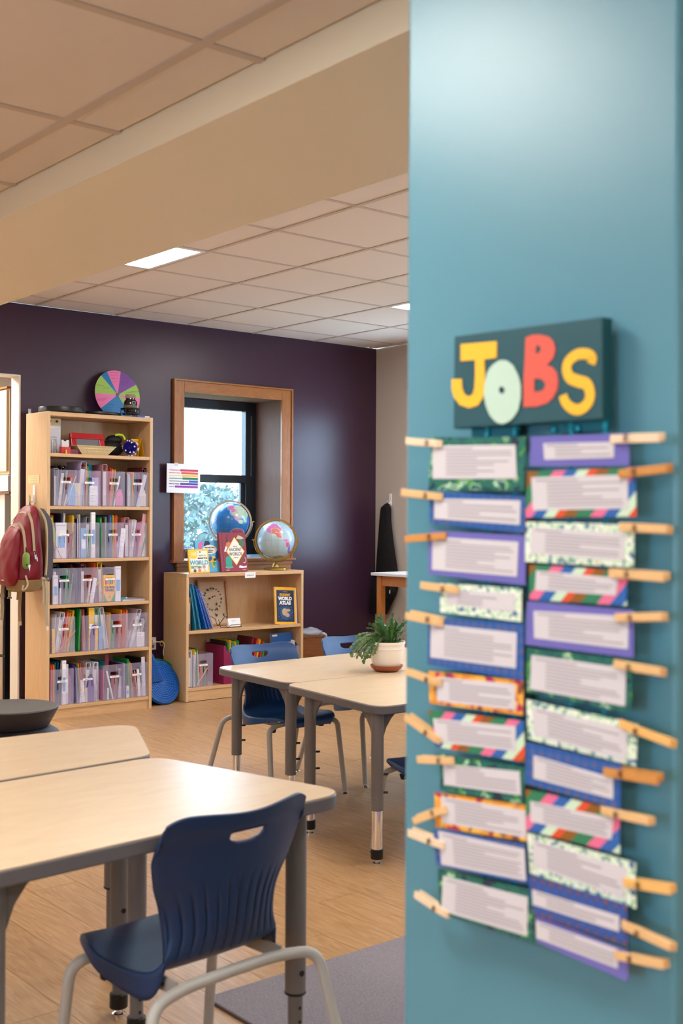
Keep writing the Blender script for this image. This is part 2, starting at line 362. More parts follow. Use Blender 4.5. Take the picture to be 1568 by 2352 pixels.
bx('control_panel', steel, t, 0, .012, .01, .59, .78, .92, bevel=.003); bx('oven_door', steel, t, 0, .012, .01, .59, .36, .76, bevel=.004); bx('drawer', steel, t, 0, .012, .01, .59, .04, .34, bevel=.004)
bx('cooktop', black_pl, t, 0, .66, 0, .6, .90, .925); MB().tube([(-.03, .06, .72), (-.03, .54, .72)], .009).build('handle', chrome, t, smooth=True)
for k in range(2): MB().lathe([(.07, 0), (.075, .01), (.0, .012)], 20, (.2 + k * .28, .25, .925)).build('burner', black_rub, t)
t = root('dish_rack', 'white wire dish rack crowded with pale dishes in the alcove', 'rack', (3.50, 7.80, .9255))
rk = MB()
for k in range(9): rk.tube([(k * .03, 0, 0), (k * .03, 0, .14), (k * .03, .3, .14), (k * .03, .3, 0)], .003, 6)
rk.tube([(-.01, 0, .14), (.26, 0, .14)], .004, 6).tube([(-.01, .3, .14), (.26, .3, .14)], .004, 6).build('wire_frame', white_m, t)
for k, c in enumerate(('#e9e4e0', '#b5483f', '#e6e9ef', '#d9c7d8')):
    MB().lathe([(.0, 0), (.10, .004), (.11, .014), (.105, .016), (.0, .01)], 20, M=Matrix.Translation((.03 + k * .06, .15, .13)) @ Matrix.Rotation(R(80), 4, 'Y')).build('plate', mat('dish%d' % k, c, .3), t, smooth=True)
t = tag(MB().box(3.50, 3.98, 7.86, 7.88, 1.19, 1.47).build('wall_screen', mat('dark screen', '#30353d', .2)), 'small dark panel with a blue edge above the alcove counter', 'screen')
bx('blue_edge', mat('pale blue', '#7fa3c4', .5), t, 3.66, 3.70, 7.855, 7.86, 1.19, 1.47)
struct('trim_3', aw, 3.46, 4.10, 7.88, 8.9, .93, 1.5)
# ------------------------------------------------------------------ outside
grass_m = mat('outside ground', '#586a3c', .9)
struct('ground', grass_m, -40, 60, 8.0 + 3.2, 90, -3.2, -3.0)
def leaves(name, m, n, c, r, s, parent, seed):
    rd = random.Random(seed); b = MB()
    for _ in range(n):
        while 1:
            p = Vector((rd.uniform(-1, 1), rd.uniform(-1, 1), rd.uniform(-1, 1)))
            if p.length < 1: break
        p = p.normalized() * (p.length ** .4)
        q = Vector(c) + Vector((p.x * r[0], p.y * r[1], p.z * r[2])); a = Vector((rd.gauss(0, 1), rd.gauss(0, 1), rd.gauss(0, 1))).normalized(); u = a.orthogonal().normalized(); v = a.cross(u); z = s * rd.uniform(.6, 1.3)
        b.poly([q - u * z, q + v * z * .5, q + u * z, q - v * z * .5])
    o = b.build(name, m, parent); o['kind'] = 'stuff'; return o
leafm = [mat('tree leaf%d' % i, c, .6) for i, c in enumerate(('#304643', '#2b4148', '#3c4d40'))]
bark = mat('bark', '#6d5f55', .9)
trees = [(11.2, 17.2, 3.2, 2.1, 0), (13.0, 21, 4.0, 2.3, 1), (18.1, 26, 4.4, 2.6, 2), (9.9, 14.2, 1.8, 1.2, 2), (7.9, 12.6, 1.5, 1.0, 1), (19.2, 31, 5.2, 3.2, 0), (25.2, 36, 6.0, 3.2, 1), (25.0, 42, 7.0, 3.2, 0)]
tl = ['broad green tree left in the lower window pane', 'blue green tree in the middle of the lower pane', 'yellow green tree right in the lower pane', 'low yellow green bush nearest the window', 'low bluish bush at the left edge of the pane', 'tall far tree behind the middle of the window', 'far bluish tree behind the right globe side', 'far green tree at the right edge of the pane']
for k, (x, y, rw, rh, mi) in enumerate(trees):
    t = root('garden_tree', tl[k], 'tree', (x, y, -3.0), group='trees outside the window')
    ztop = 1.34 + .026 * math.hypot(x, y) + (k % 3) * .12 - (.9 if k in (3, 4) else 0); zc = ztop + 3.0 - rh
    MB().tube([(0, 0, 0), (.1, 0, zc * .6), (.0, .1, zc + rh * .4)], [.14, .1, .03], 8).tube([(.1, 0, zc * .6), (.9, .2, zc + .5)], [.06, .02], 6).tube([(.05, 0, zc * .7), (-.8, -.2, zc + .6)], [.06, .02], 6).build('trunk', bark, t, smooth=True)
    leaves('foliage', leafm[mi], 5200, (0, 0, zc), (rw * .55, rw * .5, rh), .075, t, 40 + k)
t = root('pine_tree', 'small pine top showing faintly in the upper window pane', 'tree', (14.9, 23.6, -3.0))
MB().tube([(0, 0, 0), (0, 0, 5.4)], [.10, .01], 8).build('trunk', bark, t)
pb2 = MB(); rd = random.Random(3)
for k in range(420):
    h = rd.random(); a = rd.uniform(0, 6.28); rr = (1 - h) * .38 * rd.random() ** .5; p = Vector((rr * math.cos(a), rr * math.sin(a), 4.3 + h * 1.15)); d = Vector((math.cos(a) * .1, math.sin(a) * .1, -.03)); e = Vector((0, 0, .03))
    pb2.poly([p, p + d + e, p + d * 1.4, p + d - e])
pb2.build('foliage', leafm[1], t)['kind'] = 'stuff'

CARDS = [
 ('L','tropical',[(1.116, 1.445), (0.953, 1.438), (0.955, 1.372), (1.123, 1.375)],[(1.114, 1.434), (0.969, 1.429), (0.966, 1.387), (1.114, 1.39)]),
 ('L','bluedot',[(1.123, 1.373), (0.954, 1.365), (0.955, 1.32), (1.122, 1.331)],[(1.113, 1.364), (0.962, 1.36), (0.963, 1.33), (1.113, 1.337)]),
 ('L','purple',[(1.126, 1.321), (0.955, 1.317), (0.956, 1.256), (1.126, 1.263)],[(1.118, 1.313), (0.967, 1.309), (0.969, 1.266), (1.119, 1.269)]),
 ('L','floral',[(1.099, 1.252), (0.958, 1.252), (0.958, 1.211), (1.099, 1.214)],[(1.087, 1.245), (0.968, 1.245), (0.97, 1.222), (1.087, 1.225)]),
 ('L','bluedot',[(1.124, 1.205), (0.956, 1.209), (0.956, 1.139), (1.125, 1.142)],[(1.118, 1.197), (0.967, 1.197), (0.968, 1.153), (1.119, 1.152)]),
 ('L','orange',[(1.125, 1.133), (0.958, 1.139), (0.959, 1.096), (1.123, 1.09)],[(1.11, 1.127), (0.972, 1.133), (0.97, 1.101), (1.108, 1.095)]),
 ('L','stripes',[(1.121, 1.082), (0.954, 1.09), (0.951, 1.04), (1.107, 1.035)],[(1.111, 1.072), (0.966, 1.082), (0.966, 1.051), (1.105, 1.042)]),
 ('L','tropical',[(1.1, 1.026), (0.952, 1.033), (0.956, 0.988), (1.1, 0.978)],[(1.094, 1.014), (0.961, 1.027), (0.959, 0.998), (1.092, 0.987)]),
 ('L','orange',[(1.113, 0.973), (0.953, 0.987), (0.952, 0.942), (1.111, 0.927)],[(1.1, 0.97), (0.953, 0.98), (0.952, 0.947), (1.097, 0.936)]),
 ('L','bluedot',[(1.11, 0.926), (0.951, 0.94), (0.947, 0.892), (1.104, 0.878)],[(1.1, 0.925), (0.951, 0.934), (0.948, 0.896), (1.094, 0.882)]),
 ('L','tropical',[(1.104, 0.874), (0.939, 0.886), (0.937, 0.822), (1.099, 0.816)],[(1.093, 0.867), (0.947, 0.876), (0.948, 0.828), (1.096, 0.82)]),
 ('R','purple',[(0.949, 1.438), (0.803, 1.435), (0.803, 1.398), (0.95, 1.402)],[(0.928, 1.429), (0.823, 1.426), (0.824, 1.408), (0.926, 1.409)]),
 ('R','stripes',[(0.95, 1.395), (0.792, 1.396), (0.79, 1.341), (0.952, 1.339)],[(0.943, 1.388), (0.801, 1.388), (0.801, 1.35), (0.94, 1.348)]),
 ('R','floral',[(0.953, 1.334), (0.794, 1.332), (0.795, 1.284), (0.955, 1.285)],[(0.945, 1.328), (0.806, 1.322), (0.808, 1.291), (0.946, 1.295)]),
 ('R','stripes',[(0.95, 1.282), (0.805, 1.279), (0.806, 1.24), (0.949, 1.239)],[(0.938, 1.275), (0.817, 1.271), (0.82, 1.251), (0.94, 1.251)]),
 ('R','purple',[(0.949, 1.237), (0.793, 1.236), (0.793, 1.183), (0.951, 1.184)],[(0.938, 1.226), (0.799, 1.229), (0.8, 1.192), (0.937, 1.193)]),
 ('R','tropical',[(0.951, 1.18), (0.795, 1.18), (0.798, 1.12), (0.951, 1.126)],[(0.943, 1.172), (0.804, 1.17), (0.805, 1.127), (0.945, 1.13)]),
 ('R','floral',[(0.953, 1.116), (0.79, 1.109), (0.792, 1.061), (0.951, 1.068)],[(0.943, 1.109), (0.803, 1.101), (0.804, 1.065), (0.941, 1.075)]),
 ('R','bluedot',[(0.949, 1.065), (0.809, 1.061), (0.81, 1.01), (0.951, 1.014)],[(0.937, 1.051), (0.819, 1.044), (0.819, 1.02), (0.937, 1.023)]),
 ('R','stripes',[(0.952, 1.007), (0.812, 1.009), (0.812, 0.959), (0.951, 0.957)],[(0.944, 0.994), (0.82, 0.998), (0.823, 0.973), (0.943, 0.969)]),
 ('R','floral',[(0.951, 0.954), (0.792, 0.953), (0.791, 0.902), (0.947, 0.905)],[(0.942, 0.947), (0.803, 0.945), (0.807, 0.909), (0.941, 0.915)]),
 ('R','plaid',[(0.946, 0.904), (0.8, 0.905), (0.798, 0.859), (0.936, 0.858)],[(0.938, 0.888), (0.81, 0.89), (0.81, 0.872), (0.937, 0.87)]),
 ('R','purple',[(0.935, 0.857), (0.799, 0.853), (0.8, 0.818), (0.931, 0.825)],[(0.934, 0.851), (0.814, 0.851), (0.813, 0.829), (0.933, 0.83)]),
]
PINS = [
 ((1.095, 1.435),(1.162, 1.442),'p'),
 ((1.096, 1.365),(1.173, 1.372),'w'),
 ((1.091, 1.315),(1.168, 1.309),'o'),
 ((1.063, 1.244),(1.132, 1.247),'w'),
 ((1.093, 1.201),(1.163, 1.206),'w'),
 ((1.098, 1.119),(1.165, 1.128),'w'),
 ((1.095, 1.044),(1.161, 1.068),'w'),
 ((1.072, 1.022),(1.139, 1.013),'w'),
 ((1.088, 0.957),(1.149, 0.929),'w'),
 ((1.087, 0.909),(1.154, 0.913),'p'),
 ((1.081, 0.818),(1.143, 0.831),'p'),
 ((0.828, 1.43),(0.759, 1.428),'p'),
 ((0.813, 1.389),(0.746, 1.394),'o'),
 ((0.813, 1.329),(0.747, 1.327),'w'),
 ((0.829, 1.277),(0.752, 1.275),'w'),
 ((0.817, 1.226),(0.751, 1.232),'w'),
 ((0.82, 1.173),(0.754, 1.171),'w'),
 ((0.814, 1.106),(0.742, 1.094),'y'),
 ((0.832, 1.051),(0.756, 1.054),'o'),
 ((0.837, 1.004),(0.768, 1.005),'w'),
 ((0.807, 0.929),(0.742, 0.936),'y'),
 ((0.806, 0.882),(0.738, 0.875),'w'),
 ((0.817, 0.844),(0.749, 0.853),'w'),
]
SIGN = [(1.08, 1.576), (0.841, 1.571), (0.84, 1.453), (1.081, 1.455)]
LJ = [(1.067, 1.564), (1.004, 1.561), (1.004, 1.54), (1.025, 1.54), (1.024, 1.52), (1.024, 1.506), (1.027, 1.492), (1.036, 1.482), (1.052, 1.48), (1.068, 1.485), (1.079, 1.496), (1.083, 1.507), (1.083, 1.52), (1.065, 1.519), (1.064, 1.507), (1.06, 1.499), (1.053, 1.495), (1.045, 1.497), (1.042, 1.505), (1.041, 1.521), (1.041, 1.541), (1.067, 1.542)]
LO = [(0.963, 1.494), (0.963, 1.486), (0.965, 1.479), (0.967, 1.472), (0.971, 1.467), (0.976, 1.462), (0.981, 1.459), (0.987, 1.457), (0.993, 1.456), (0.999, 1.457), (1.005, 1.46), (1.01, 1.464), (1.015, 1.469), (1.019, 1.476), (1.022, 1.483), (1.024, 1.491), (1.025, 1.499), (1.024, 1.507), (1.022, 1.514), (1.02, 1.521), (1.016, 1.527), (1.011, 1.531), (1.005, 1.534), (1.0, 1.536), (0.993, 1.536), (0.987, 1.535), (0.982, 1.532), (0.976, 1.528), (0.972, 1.522), (0.968, 1.516), (0.965, 1.509), (0.963, 1.501)]
LOH = [(0.989, 1.498), (0.99, 1.496), (0.991, 1.494), (0.994, 1.494), (0.997, 1.495), (0.999, 1.497), (0.999, 1.499), (0.999, 1.501), (0.997, 1.503), (0.994, 1.503), (0.992, 1.502), (0.99, 1.501)]
LB = [(0.956, 1.56), (0.945, 1.562), (0.933, 1.561), (0.92, 1.557), (0.912, 1.55), (0.909, 1.541), (0.912, 1.531), (0.918, 1.526), (0.923, 1.523), (0.914, 1.52), (0.907, 1.513), (0.905, 1.503), (0.906, 1.492), (0.912, 1.483), (0.922, 1.477), (0.938, 1.474), (0.959, 1.475), (0.959, 1.509), (0.957, 1.537)]
LB1 = [(0.939, 1.548), (0.935, 1.548), (0.932, 1.545), (0.932, 1.541), (0.935, 1.539), (0.94, 1.538)]
LB2 = [(0.942, 1.508), (0.934, 1.508), (0.928, 1.505), (0.924, 1.5), (0.927, 1.494), (0.932, 1.492), (0.942, 1.492)]
LS = [(0.856, 1.518), (0.854, 1.525), (0.862, 1.53), (0.876, 1.531), (0.888, 1.525), (0.892, 1.516), (0.887, 1.505), (0.873, 1.499), (0.862, 1.495), (0.857, 1.483), (0.861, 1.472), (0.873, 1.466), (0.885, 1.469), (0.894, 1.477), (0.897, 1.485)]
# ------------------------------------------------------------------ rug
rugm = mat('grey rug pile', '#827c86', .95, bump=1, bscale=170, vary=.45)
rug = bx('rug', rugm, None, 1.785, 5.2, -.5, 2.715, 0, .007); tag(rug, 'flat grey low pile rug lying on the plank floor behind the teal column', 'rug')
bx('rug_binding', mat('rug binding', '#5d4f4a', .9), rug, 1.779, 1.785, -.5, 2.715, 0, .0075)
# ------------------------------------------------------------------ tables
def desk(name, label, pts, h, legs, style, group, loc=(0, 0)):
    "pts: plan outline counter-clockwise; legs: (x, y, ax, ay) with a pointing along the two edges"
    t = root(name, label, 'table', (loc[0], loc[1], 0), group=group)
    P = [Vector((p[0] - loc[0], p[1] - loc[1], 0)) for p in pts]
    rp = round_poly(P, .075, 6)
    MB().prism([p + Vector((0, 0, h - .034)) for p in rp], (0, 0, .032)).build('edge_band', grey_edge, t, smooth=True, bevel=.004)
    c = sum(rp, Vector()) / len(rp)
    MB().prism([c + (p - c) * .996 + Vector((0, 0, h - .0025)) for p in rp], (0, 0, .0025)).build('tabletop', desk_top, t)
    for x, y, a1, a2 in legs:
        x -= loc[0]; y -= loc[1]; zs = .235 if style == 'grey' else .208; rr = .0245
        lg = MB().tube([(x, y, zs), (x, y, h - .036)], rr, 20).build('leg', grey_leg, t, smooth=True)
        for a in (a1, a2):
            d = Vector((math.cos(R(a)), math.sin(R(a)), 0)); nrm = Vector((-d.y, d.x, 0)) * .004
            pr = [(.018, h - .036), (.098, h - .036), (.098, h - .044), (.070, h - .066), (.045, h - .098), (.024, h - .150), (.018, h - .150)]
            MB().prism([Vector((x, y, 0)) + d * u - nrm * .5 + Vector((0, 0, z)) for u, z in pr], nrm * 1.5).build('bracket', grey_leg, lg, bevel=.001)
        if style == 'grey':
            MB().tube([(x, y, .05), (x, y, zs + .01)], .0175, 18).build('inner_tube', grey_leg, lg, smooth=True)
            hb = MB()
            for k in range(5): hb.tube([(x, y - .0165, .075 + k * .032), (x, y - .0178, .075 + k * .032)], .0042, 10)
            hb.tube([(x, y - .0235, .285), (x, y - .0252, .285)], .007, 12)
            hb.build('adjustment_holes', black_rub, lg)
            MB().lathe([(.0245, 0), (.0258, .002), (.0258, .004), (.0245, .006)], 20, (x, y, zs - .002)).build('collar', black_rub, lg)
        else:
            MB().tube([(x, y, .05), (x, y, zs + .01)], .0208, 24).build('inner_tube', chrome, lg, smooth=True)
            for k in range(2): MB().tube([(x + .02, y - .012, .275 + k * .07), (x + .036, y - .021, .275 + k * .07)], .0045, 8).build('bolt', black_rub, lg)
        MB().lathe([(.0235, .022), (.0245, .024), (.0245, .058), (.0225, .06)], 20, (x, y, 0)).build('rubber_cap', black_rub, lg, smooth=True)
        MB().lathe([(.0, 0), (.018, 0), (.018, .006), (.008, .012), (.008, .016), (.014, .018), (.014, .022), (.0, .022)], 18, (x, y, 0)).build('glide', chrome, lg, smooth=True)
    return t
desk('desk', 'grey edged maple desk nearest the camera, with the big navy chair', [(.76, 1.992), (1.755, 2.068), (1.605, 2.69), (.95, 2.645)], .70,
     [(1.655, 2.145, 95, 185), (1.51, 2.665 - .045, 185, 270), (.895, 2.085, 5, 80), (1.03, 2.57, 0, 265)], 'grey', 'desks of the near pair', (1.3, 2.3))
desk('desk', 'grey edged maple desk behind the nearest one, at the left edge', [(.80, 2.655), (1.605, 2.712), (1.815, 3.165), (.66, 3.23)], .70,
     [(1.548, 2.78, 70, 180), (1.70, 3.095, 180, 250), (.90, 2.74, 0, 110), (.78, 3.14, 0, 290)], 'grey', 'desks of the near pair', (1.3, 2.95))
desk('desk', 'far maple desk with chrome legs that carries the potted plant', [(3.035, 3.992), (4.45, 3.992), (4.5, 4.70), (3.085, 4.635)], .62,
     [(3.10, 4.06, 0, 88), (3.16, 4.56, 0, 268), (4.36, 4.06, 180, 90), (4.4, 4.6, 180, 270)], 'chrome', 'desks of the far pair', (3.7, 4.3))
desk('desk', 'nearer maple desk of the far pair, in front of the potted plant', [(2.925, 3.285), (4.5, 3.262), (4.45, 3.986), (3.005, 3.986)], .62,
     [(2.985, 3.36, 0, 86), (3.05, 3.86, 0, 266), (4.4, 3.36, 180, 90), (4.36, 3.88, 180, 270)], 'chrome', 'desks of the far pair', (3.7, 3.6))
# ------------------------------------------------------------------ chairs
navy = mat('navy chair plastic', '#0a2a52', .36, bump=.25, bscale=1400); blue_ch = mat('blue chair plastic', '#1a447a', .34, bump=.25, bscale=1400)
leg_m = mat('light grey chair tube', '#a9a5a0', .38, bump=.08)
rail_m = mat('chair rail steel', '#8f8b86', .45)
def chair_shell(m, parent):
    SZ = .417
    cps = [(.190, -.045, .105, 0, .004), (.187, -.018, .128, 0, .008), (.168, -.000, .148, 0, .012), (.11, .003, .172, 0, .020), (.04, -.006, .186, 0, .030), (-.05, -.010, .180, .0, .044),
           (-.115, -.004, .166, .010, .055), (-.158, .022, .150, .03, .045), (-.178, .068, .138, .050, .02), (-.186, .120, .146, .060, .006), (-.194, .175, .170, .062, 0), (-.203, .225, .185, .062, 0), (-.214, .270, .190, .060, 0), (-.226, .300, .190, .058, 0), (-.233, .326, .188, .056, 0)]
    NV, NU = 84, 96; rows = sample(cps, NV); bm = bmesh.new(); V = []
    SX, SZ1, SZ2 = .060, .254, .281
    for j, (y, z, w, wr, sk) in enumerate(rows):
        row = []; v = j / NV
        for i in range(NU + 1):
            u = i / NU * 2 - 1; a = abs(u); s_ = 1 if u >= 0 else -1
            t = max(0, (a - .90) / .10); x = w * min(a, .90) / .90 * s_ + s_ * .003 * t
            yy = y + wr * a ** 2.2; zz = z - sk * t ** 1.2
            back = min(1, max(0, (z - .03) / .05)) if v > .45 else 0
            if back: yy += .010 * t * min(1, max(0, (.20 - z) / .08)) * back
            if v > .5 and z > .15:
                q = max(0, (a - .66) / .34); f = ((z - .15) / .176) ** 1.5
                zz -= f * (.058 * (1 - math.sqrt(max(0, 1 - q * q))) + .008 * math.cos(min(1, a / .66) * math.pi) * .5 + .004)
            if v <= .45: zz += -.010 * (1 - a ** 2) * math.sin(min(1, v / .45) * math.pi)
            if v > .5:
                g = min(1, max(0, (z - .01) / .04)) * min(1, max(0, (.190 - .03 * a * a - z) / .06))
                gg = max(0, 1 - abs(((u * .94 * 7 + 7.5) % 1) - .5) * 5.0)
                if a < .92: yy += .0085 * g * gg
            row.append(bm.verts.new((x, yy, SZ + zz)))
        V.append(row)
    zc = (SZ1 + SZ2) / 2; hz = (SZ2 - SZ1) / 2; hx = .047
    def inside(p): 
        a = abs(p.x) / hx; b = abs(p.z - SZ - zc - .004 * (abs(p.x) / hx) ** 2) / hz
        return a ** 3.2 + b ** 3.2
    for j in range(NV):
        for i in range(NU):
            q = (V[j][i], V[j][i + 1], V[j + 1][i + 1], V[j + 1][i]); c = sum((v.co for v in q), Vector()) / 4
            if j / NV > .7 and inside(c) < 1: continue
            bm.faces.new(q)
    for e in bm.edges:
        if e.is_boundary:
            for v in e.verts:
                if abs(v.co.x) < .065 and SZ + .24 < v.co.z < SZ + .31:
                    for _ in range(3):
                        f = inside(v.co)
                        if f > 1e-6:
                            k = f ** (-1 / 3.2); zz = SZ + zc; v.co.x *= k; v.co.z = zz + (v.co.z - zz) * k
    for v in [v for v in bm.verts if not v.link_faces]: bm.verts.remove(v)
    me = bpy.data.meshes.new('shell'); bm.to_mesh(me); bm.free(); me.materials.append(m); me.polygons.foreach_set('use_smooth', [True] * len(me.polygons))
    o = bpy.data.objects.new('shell', me); COL.objects.link(o); o.parent = parent
    so = o.modifiers.new('thickness', 'SOLIDIFY'); so.thickness = .006; so.offset = 0
    return o
def make_chair(m, label, group):
    t = root('school_chair', label, 'chair', group=group)
    chair_shell(m, t); r = .0125
    for s in (-1, 1):
        lg = MB().tube(fillet([(s * .255, -.300, .016), (s * .226, -.190, .380), (s * .13, -.168, .388), (0, -.166, .389)], .06), r, 14).build('leg', leg_m, t, smooth=True)
        MB().lathe([(.0, 0), (.016, 0), (.016, .004), (.006, .012), (.006, .02), (0, .02)], 16, (s * .255, -.300, 0)).build('glide', chrome, lg, smooth=True)
        lg = MB().tube(fillet([(s * .212, .180, .016), (s * .198, .135, .370), (s * .13, .125, .384), (0, .12, .385)], .055), r, 14).build('leg', leg_m, t, smooth=True)
        MB().lathe([(.0, 0), (.016, 0), (.016, .004), (.006, .012), (.006, .02), (0, .02)], 16, (s * .212, .180, 0)).build('glide', chrome, lg, smooth=True)
        rl = MB().box(s * .140 - .003, s * .140 + .003, -.165, .12, .374, .404).build('side_rail', rail_m, t, bevel=.001)
        for y in (-.12, .02, .06): MB().tube([(s * .143, y, .389), (s * .146, y, .389)], .005, 10).build('bolt', black_rub, rl)
        MB().prism([(s * .14 - .01, .07, .362), (s * .14 - .01, .10, .362), (s * .14 - .01, .092, .340), (s * .14 - .01, .078, .340)], (.02, 0, 0)).build('stop_block', black_rub, t)
    return t
c1 = make_chair(navy, 'large navy chair in the foreground, its ribbed back turned to the camera', 'navy and blue school chairs')
c1.location = (1.372, 2.182, 0); c1.rotation_euler.z = R(5.5)
c2 = make_chair(blue_ch, 'blue chair behind the far desk, left of the potted plant', 'navy and blue school chairs')
c2.location = (3.40, 4.49, 0); c2.rotation_euler.z = R(180); c2.scale = (1.03, 1.03, .95)
for (x, y, a, lb) in ((4.00, 4.53, 180, 'blue chair behind the far desk, its back partly hidden by the potted plant'), (3.295, 3.30, 0, 'dark blue chair on the near side of the far desks, cut off by the column')):
    o = copy_tree(c2); o.location = (x, y, 0); o.rotation_euler.z = R(a); o['label'] = lb
    if a == 0: o.scale.z = .88
# ------------------------------------------------------------------ wobble stool
t = root('wobble_stool', 'black hourglass wobble stool beside the left desk', 'stool', (1.955, 4.39, 0))
st = mat('black stool plastic', '#1d1b20', .42, bump=.4, bscale=900)
MB().lathe([(0, .563), (.10, .566), (.155, .574), (.180, .580), (.187, .576), (.186, .570), (.170, .540), (.152, .508), (.148, .503), (0, .503)], 56).build('seat', mat('stool cushion', '#2b272c', .38, bump=.4, bscale=900), t, smooth=True)
MB().lathe([(0, .503), (.140, .503), (.160, .495), (.186, .478), (.188, .472), (.180, .462), (.150, .440), (.10, .40), (.055, .36), (.05, .30), (0, .30)], 56).build('upper_skirt', st, t, smooth=True)
MB().lathe([(0, .31), (.048, .31), (.048, .16), (.06, .12), (.11, .09), (.165, .06), (.178, .04), (.17, .015), (.12, .0), (0, .0)], 48).build('base', st, t, smooth=True)
# ------------------------------------------------------------------ potted plant
t = root('potted_plant', 'trailing green plant in a white pot on the far desk', 'plant', (3.635, 4.03, .622)); t.scale = (.70, .70, .82)
px_, r0 = 0, .118
MB().lathe([(0, 0), (.075, 0), (.095, .012), (.106, .026), (.110, .034), (.104, .034), (.09, .02), (0, .015)], 40).build('saucer', mat('terracotta', '#9a4f2e', .5), t, smooth=True)
MB().lathe([(0, .018), (.080, .018), (.100, .05), (.112, .10), (.116, .125), (.119, .126), (.119, .152), (.123, .153), (.124, .168), (.118, .168), (.112, .150), (0, .150)], 48).build('pot', mat('white glazed pot', '#efe6dd', .3), t, smooth=True)
MB().lathe([(0, .157), (.111, .153)], 24).build('soil', mat('soil', '#33261e', .95), t)
rd = random.Random(11)
lm = [mat('plant leaf%d' % i, c, .42, vary=.25, bscale=60) for i, c in enumerate(('#3f6b2c', '#2f5a2a', '#5d7446', '#6a7b4f'))]
def stem(a, lean, n, droop, m, base=.07, seg=.026):
    b = MB(); p = Vector((base * math.cos(a) * rd.random(), base * math.sin(a) * rd.random(), .158)); d = Vector((math.cos(a) * lean, math.sin(a) * lean, 1)).normalized(); sd = d.cross(Vector((rd.gauss(0, 1), rd.gauss(0, 1), .2))).normalized()
    for k in range(n):
        w = seg * .36 * rd.uniform(.8, 1.2); L = seg * rd.uniform(.9, 1.25); nn = d.cross(sd).normalized()
        c = [p, p + d * L * .2 + sd * w * .8, p + d * L * .55 + sd * w * .8, p + d * L * .62 + sd * w * 1.25, p + d * L * .98 + sd * w * .7, p + d * L, p + d * L * .98 - sd * w * .7, p + d * L * .62 - sd * w * 1.25, p + d * L * .55 - sd * w * .8, p + d * L * .2 - sd * w * .8]
        b.prism(c, nn * .0022); p = p + d * L
        d = (d + Vector((math.cos(a) * .25 * droop, math.sin(a) * .25 * droop, -.42 * droop)) + Vector((rd.gauss(0, .12), rd.gauss(0, .12), rd.gauss(0, .08)))).normalized(); sd = (sd - d * sd.dot(d) + Vector((rd.gauss(0, .2), rd.gauss(0, .2), rd.gauss(0, .2)))); sd = (sd - d * sd.dot(d)).normalized()
    b.build('leaf_stem', m, t)
for k in range(40): stem(R(rd.uniform(-180, 180)), rd.uniform(.1, .5), rd.randint(4, 6), rd.uniform(0, .25), lm[rd.choice((0, 0, 1))])
for k in range(40): stem(R(rd.uniform(90, 200)), rd.uniform(.5, 1.5), rd.randint(5, 8), rd.uniform(.6, 1.5), lm[rd.choice((1, 2, 3, 2))], .10)
for k in range(16): stem(R(rd.uniform(-90, 60)), rd.uniform(.4, 1.0), rd.randint(4, 6), rd.uniform(.2, .5), lm[rd.choice((0, 1, 2))], .09)
# ------------------------------------------------------------------ tall bookcase
TX0, TX1, TY0, TY1 = 3.384, 4.170, 7.05, 7.37
SH = [1.741, 1.396, 1.048, .748, .428, .085]
t = root('tall_bookcase', 'tall maple bookcase with six open shelves of clear bins', 'bookcase', (0, 0, 0))
bx('side_panel', maple, t, TX0, TX0 + .022, TY0, TY1, 0, 2.013, bevel=.001); bx('side_panel', maple, t, TX1 - .022, TX1, TY0, TY1, 0, 2.013, bevel=.001)
bx('top_panel', maple_in, t, TX0 + .022, TX1 - .022, TY0 + .002, TY1, 1.985, 2.012, bevel=.001)
bx('back_panel', maple, t, TX0 + .022, TX1 - .022, TY1 - .012, TY1 - .002, .05, 1.985)
for z in SH: bx('shelf', maple_in, t, TX0 + .022, TX1 - .022, TY0 + .004, TY1 - .012, z - .022, z, bevel=.001)
bx('kick_board', maple_in, t, TX0 + .022, TX1 - .022, TY0 + .012, TY0 + .03, 0, .063)
# ------------------------------------------------------------------ clear magazine bins
bin_m = mat('clear lilac plastic', '#d9d4f2', .25, alpha=.14); bin_f = mat('clear plastic fluting', '#e6e2f6', .3, alpha=.22); strip_m = mat('label strip', '#f4f2f4', .5)
BW, BD, BH = .166, .25, .238
me_front = plate_mesh(rrect(0, BW, 0, BH, .006), [rrect(.052, .114, .168, .19, .0105), rrect(.046, .055, .105, .145, .0044, 3), rrect(.079, .088, .105, .145, .0044, 3), rrect(.111, .120, .105, .145, .0044, 3)], .0018, bin_m)
me_side = plate_mesh([(0, 0), (BD, 0), (BD, BH + .004), (.01, BH), (0, BH - .008)], [], .0016, bin_m); me_side.transform(Matrix.Rotation(R(90), 4, 'Z'))
ordn = ['leftmost', 'second', 'third', 'rightmost']; rown = ['first bin row', 'second bin row', 'third bin row', 'fourth bin row', 'bottom bin row']
bproto = root('magazine_bin', None, 'bin', group='clear bins in the tall bookcase')
def child(name, me, parent, loc=(0, 0, 0)):
    o = bpy.data.objects.new(name, me); COL.objects.link(o); o.parent = parent; o.location = loc; return o
child('front_panel', me_front, bproto); child('side_panel', me_side, bproto, (.001, .001, 0)); child('side_panel', me_side, bproto, (BW - .001, .001, 0))
bx('back_panel', bin_m, bproto, .002, BW - .002, BD - .0018, BD, 0, BH + .004); bx('base', bin_m, bproto, .002, BW - .002, .002, BD - .002, .0004, .002)
fl = MB()
for k in range(22): fl.box(.006 + k * .0071, .0085 + k * .0071, -.0022, -.0009, .006, .075)
fl.build('fluting', bin_f, bproto)['kind'] = 'stuff'
st_ = bx('label_strip', strip_m, bproto, .048, .118, -.0032, -.0022, .150, .162); bx('label_text', grey_ink, st_, .062, .104, -.0036, -.0032, .154, .158)
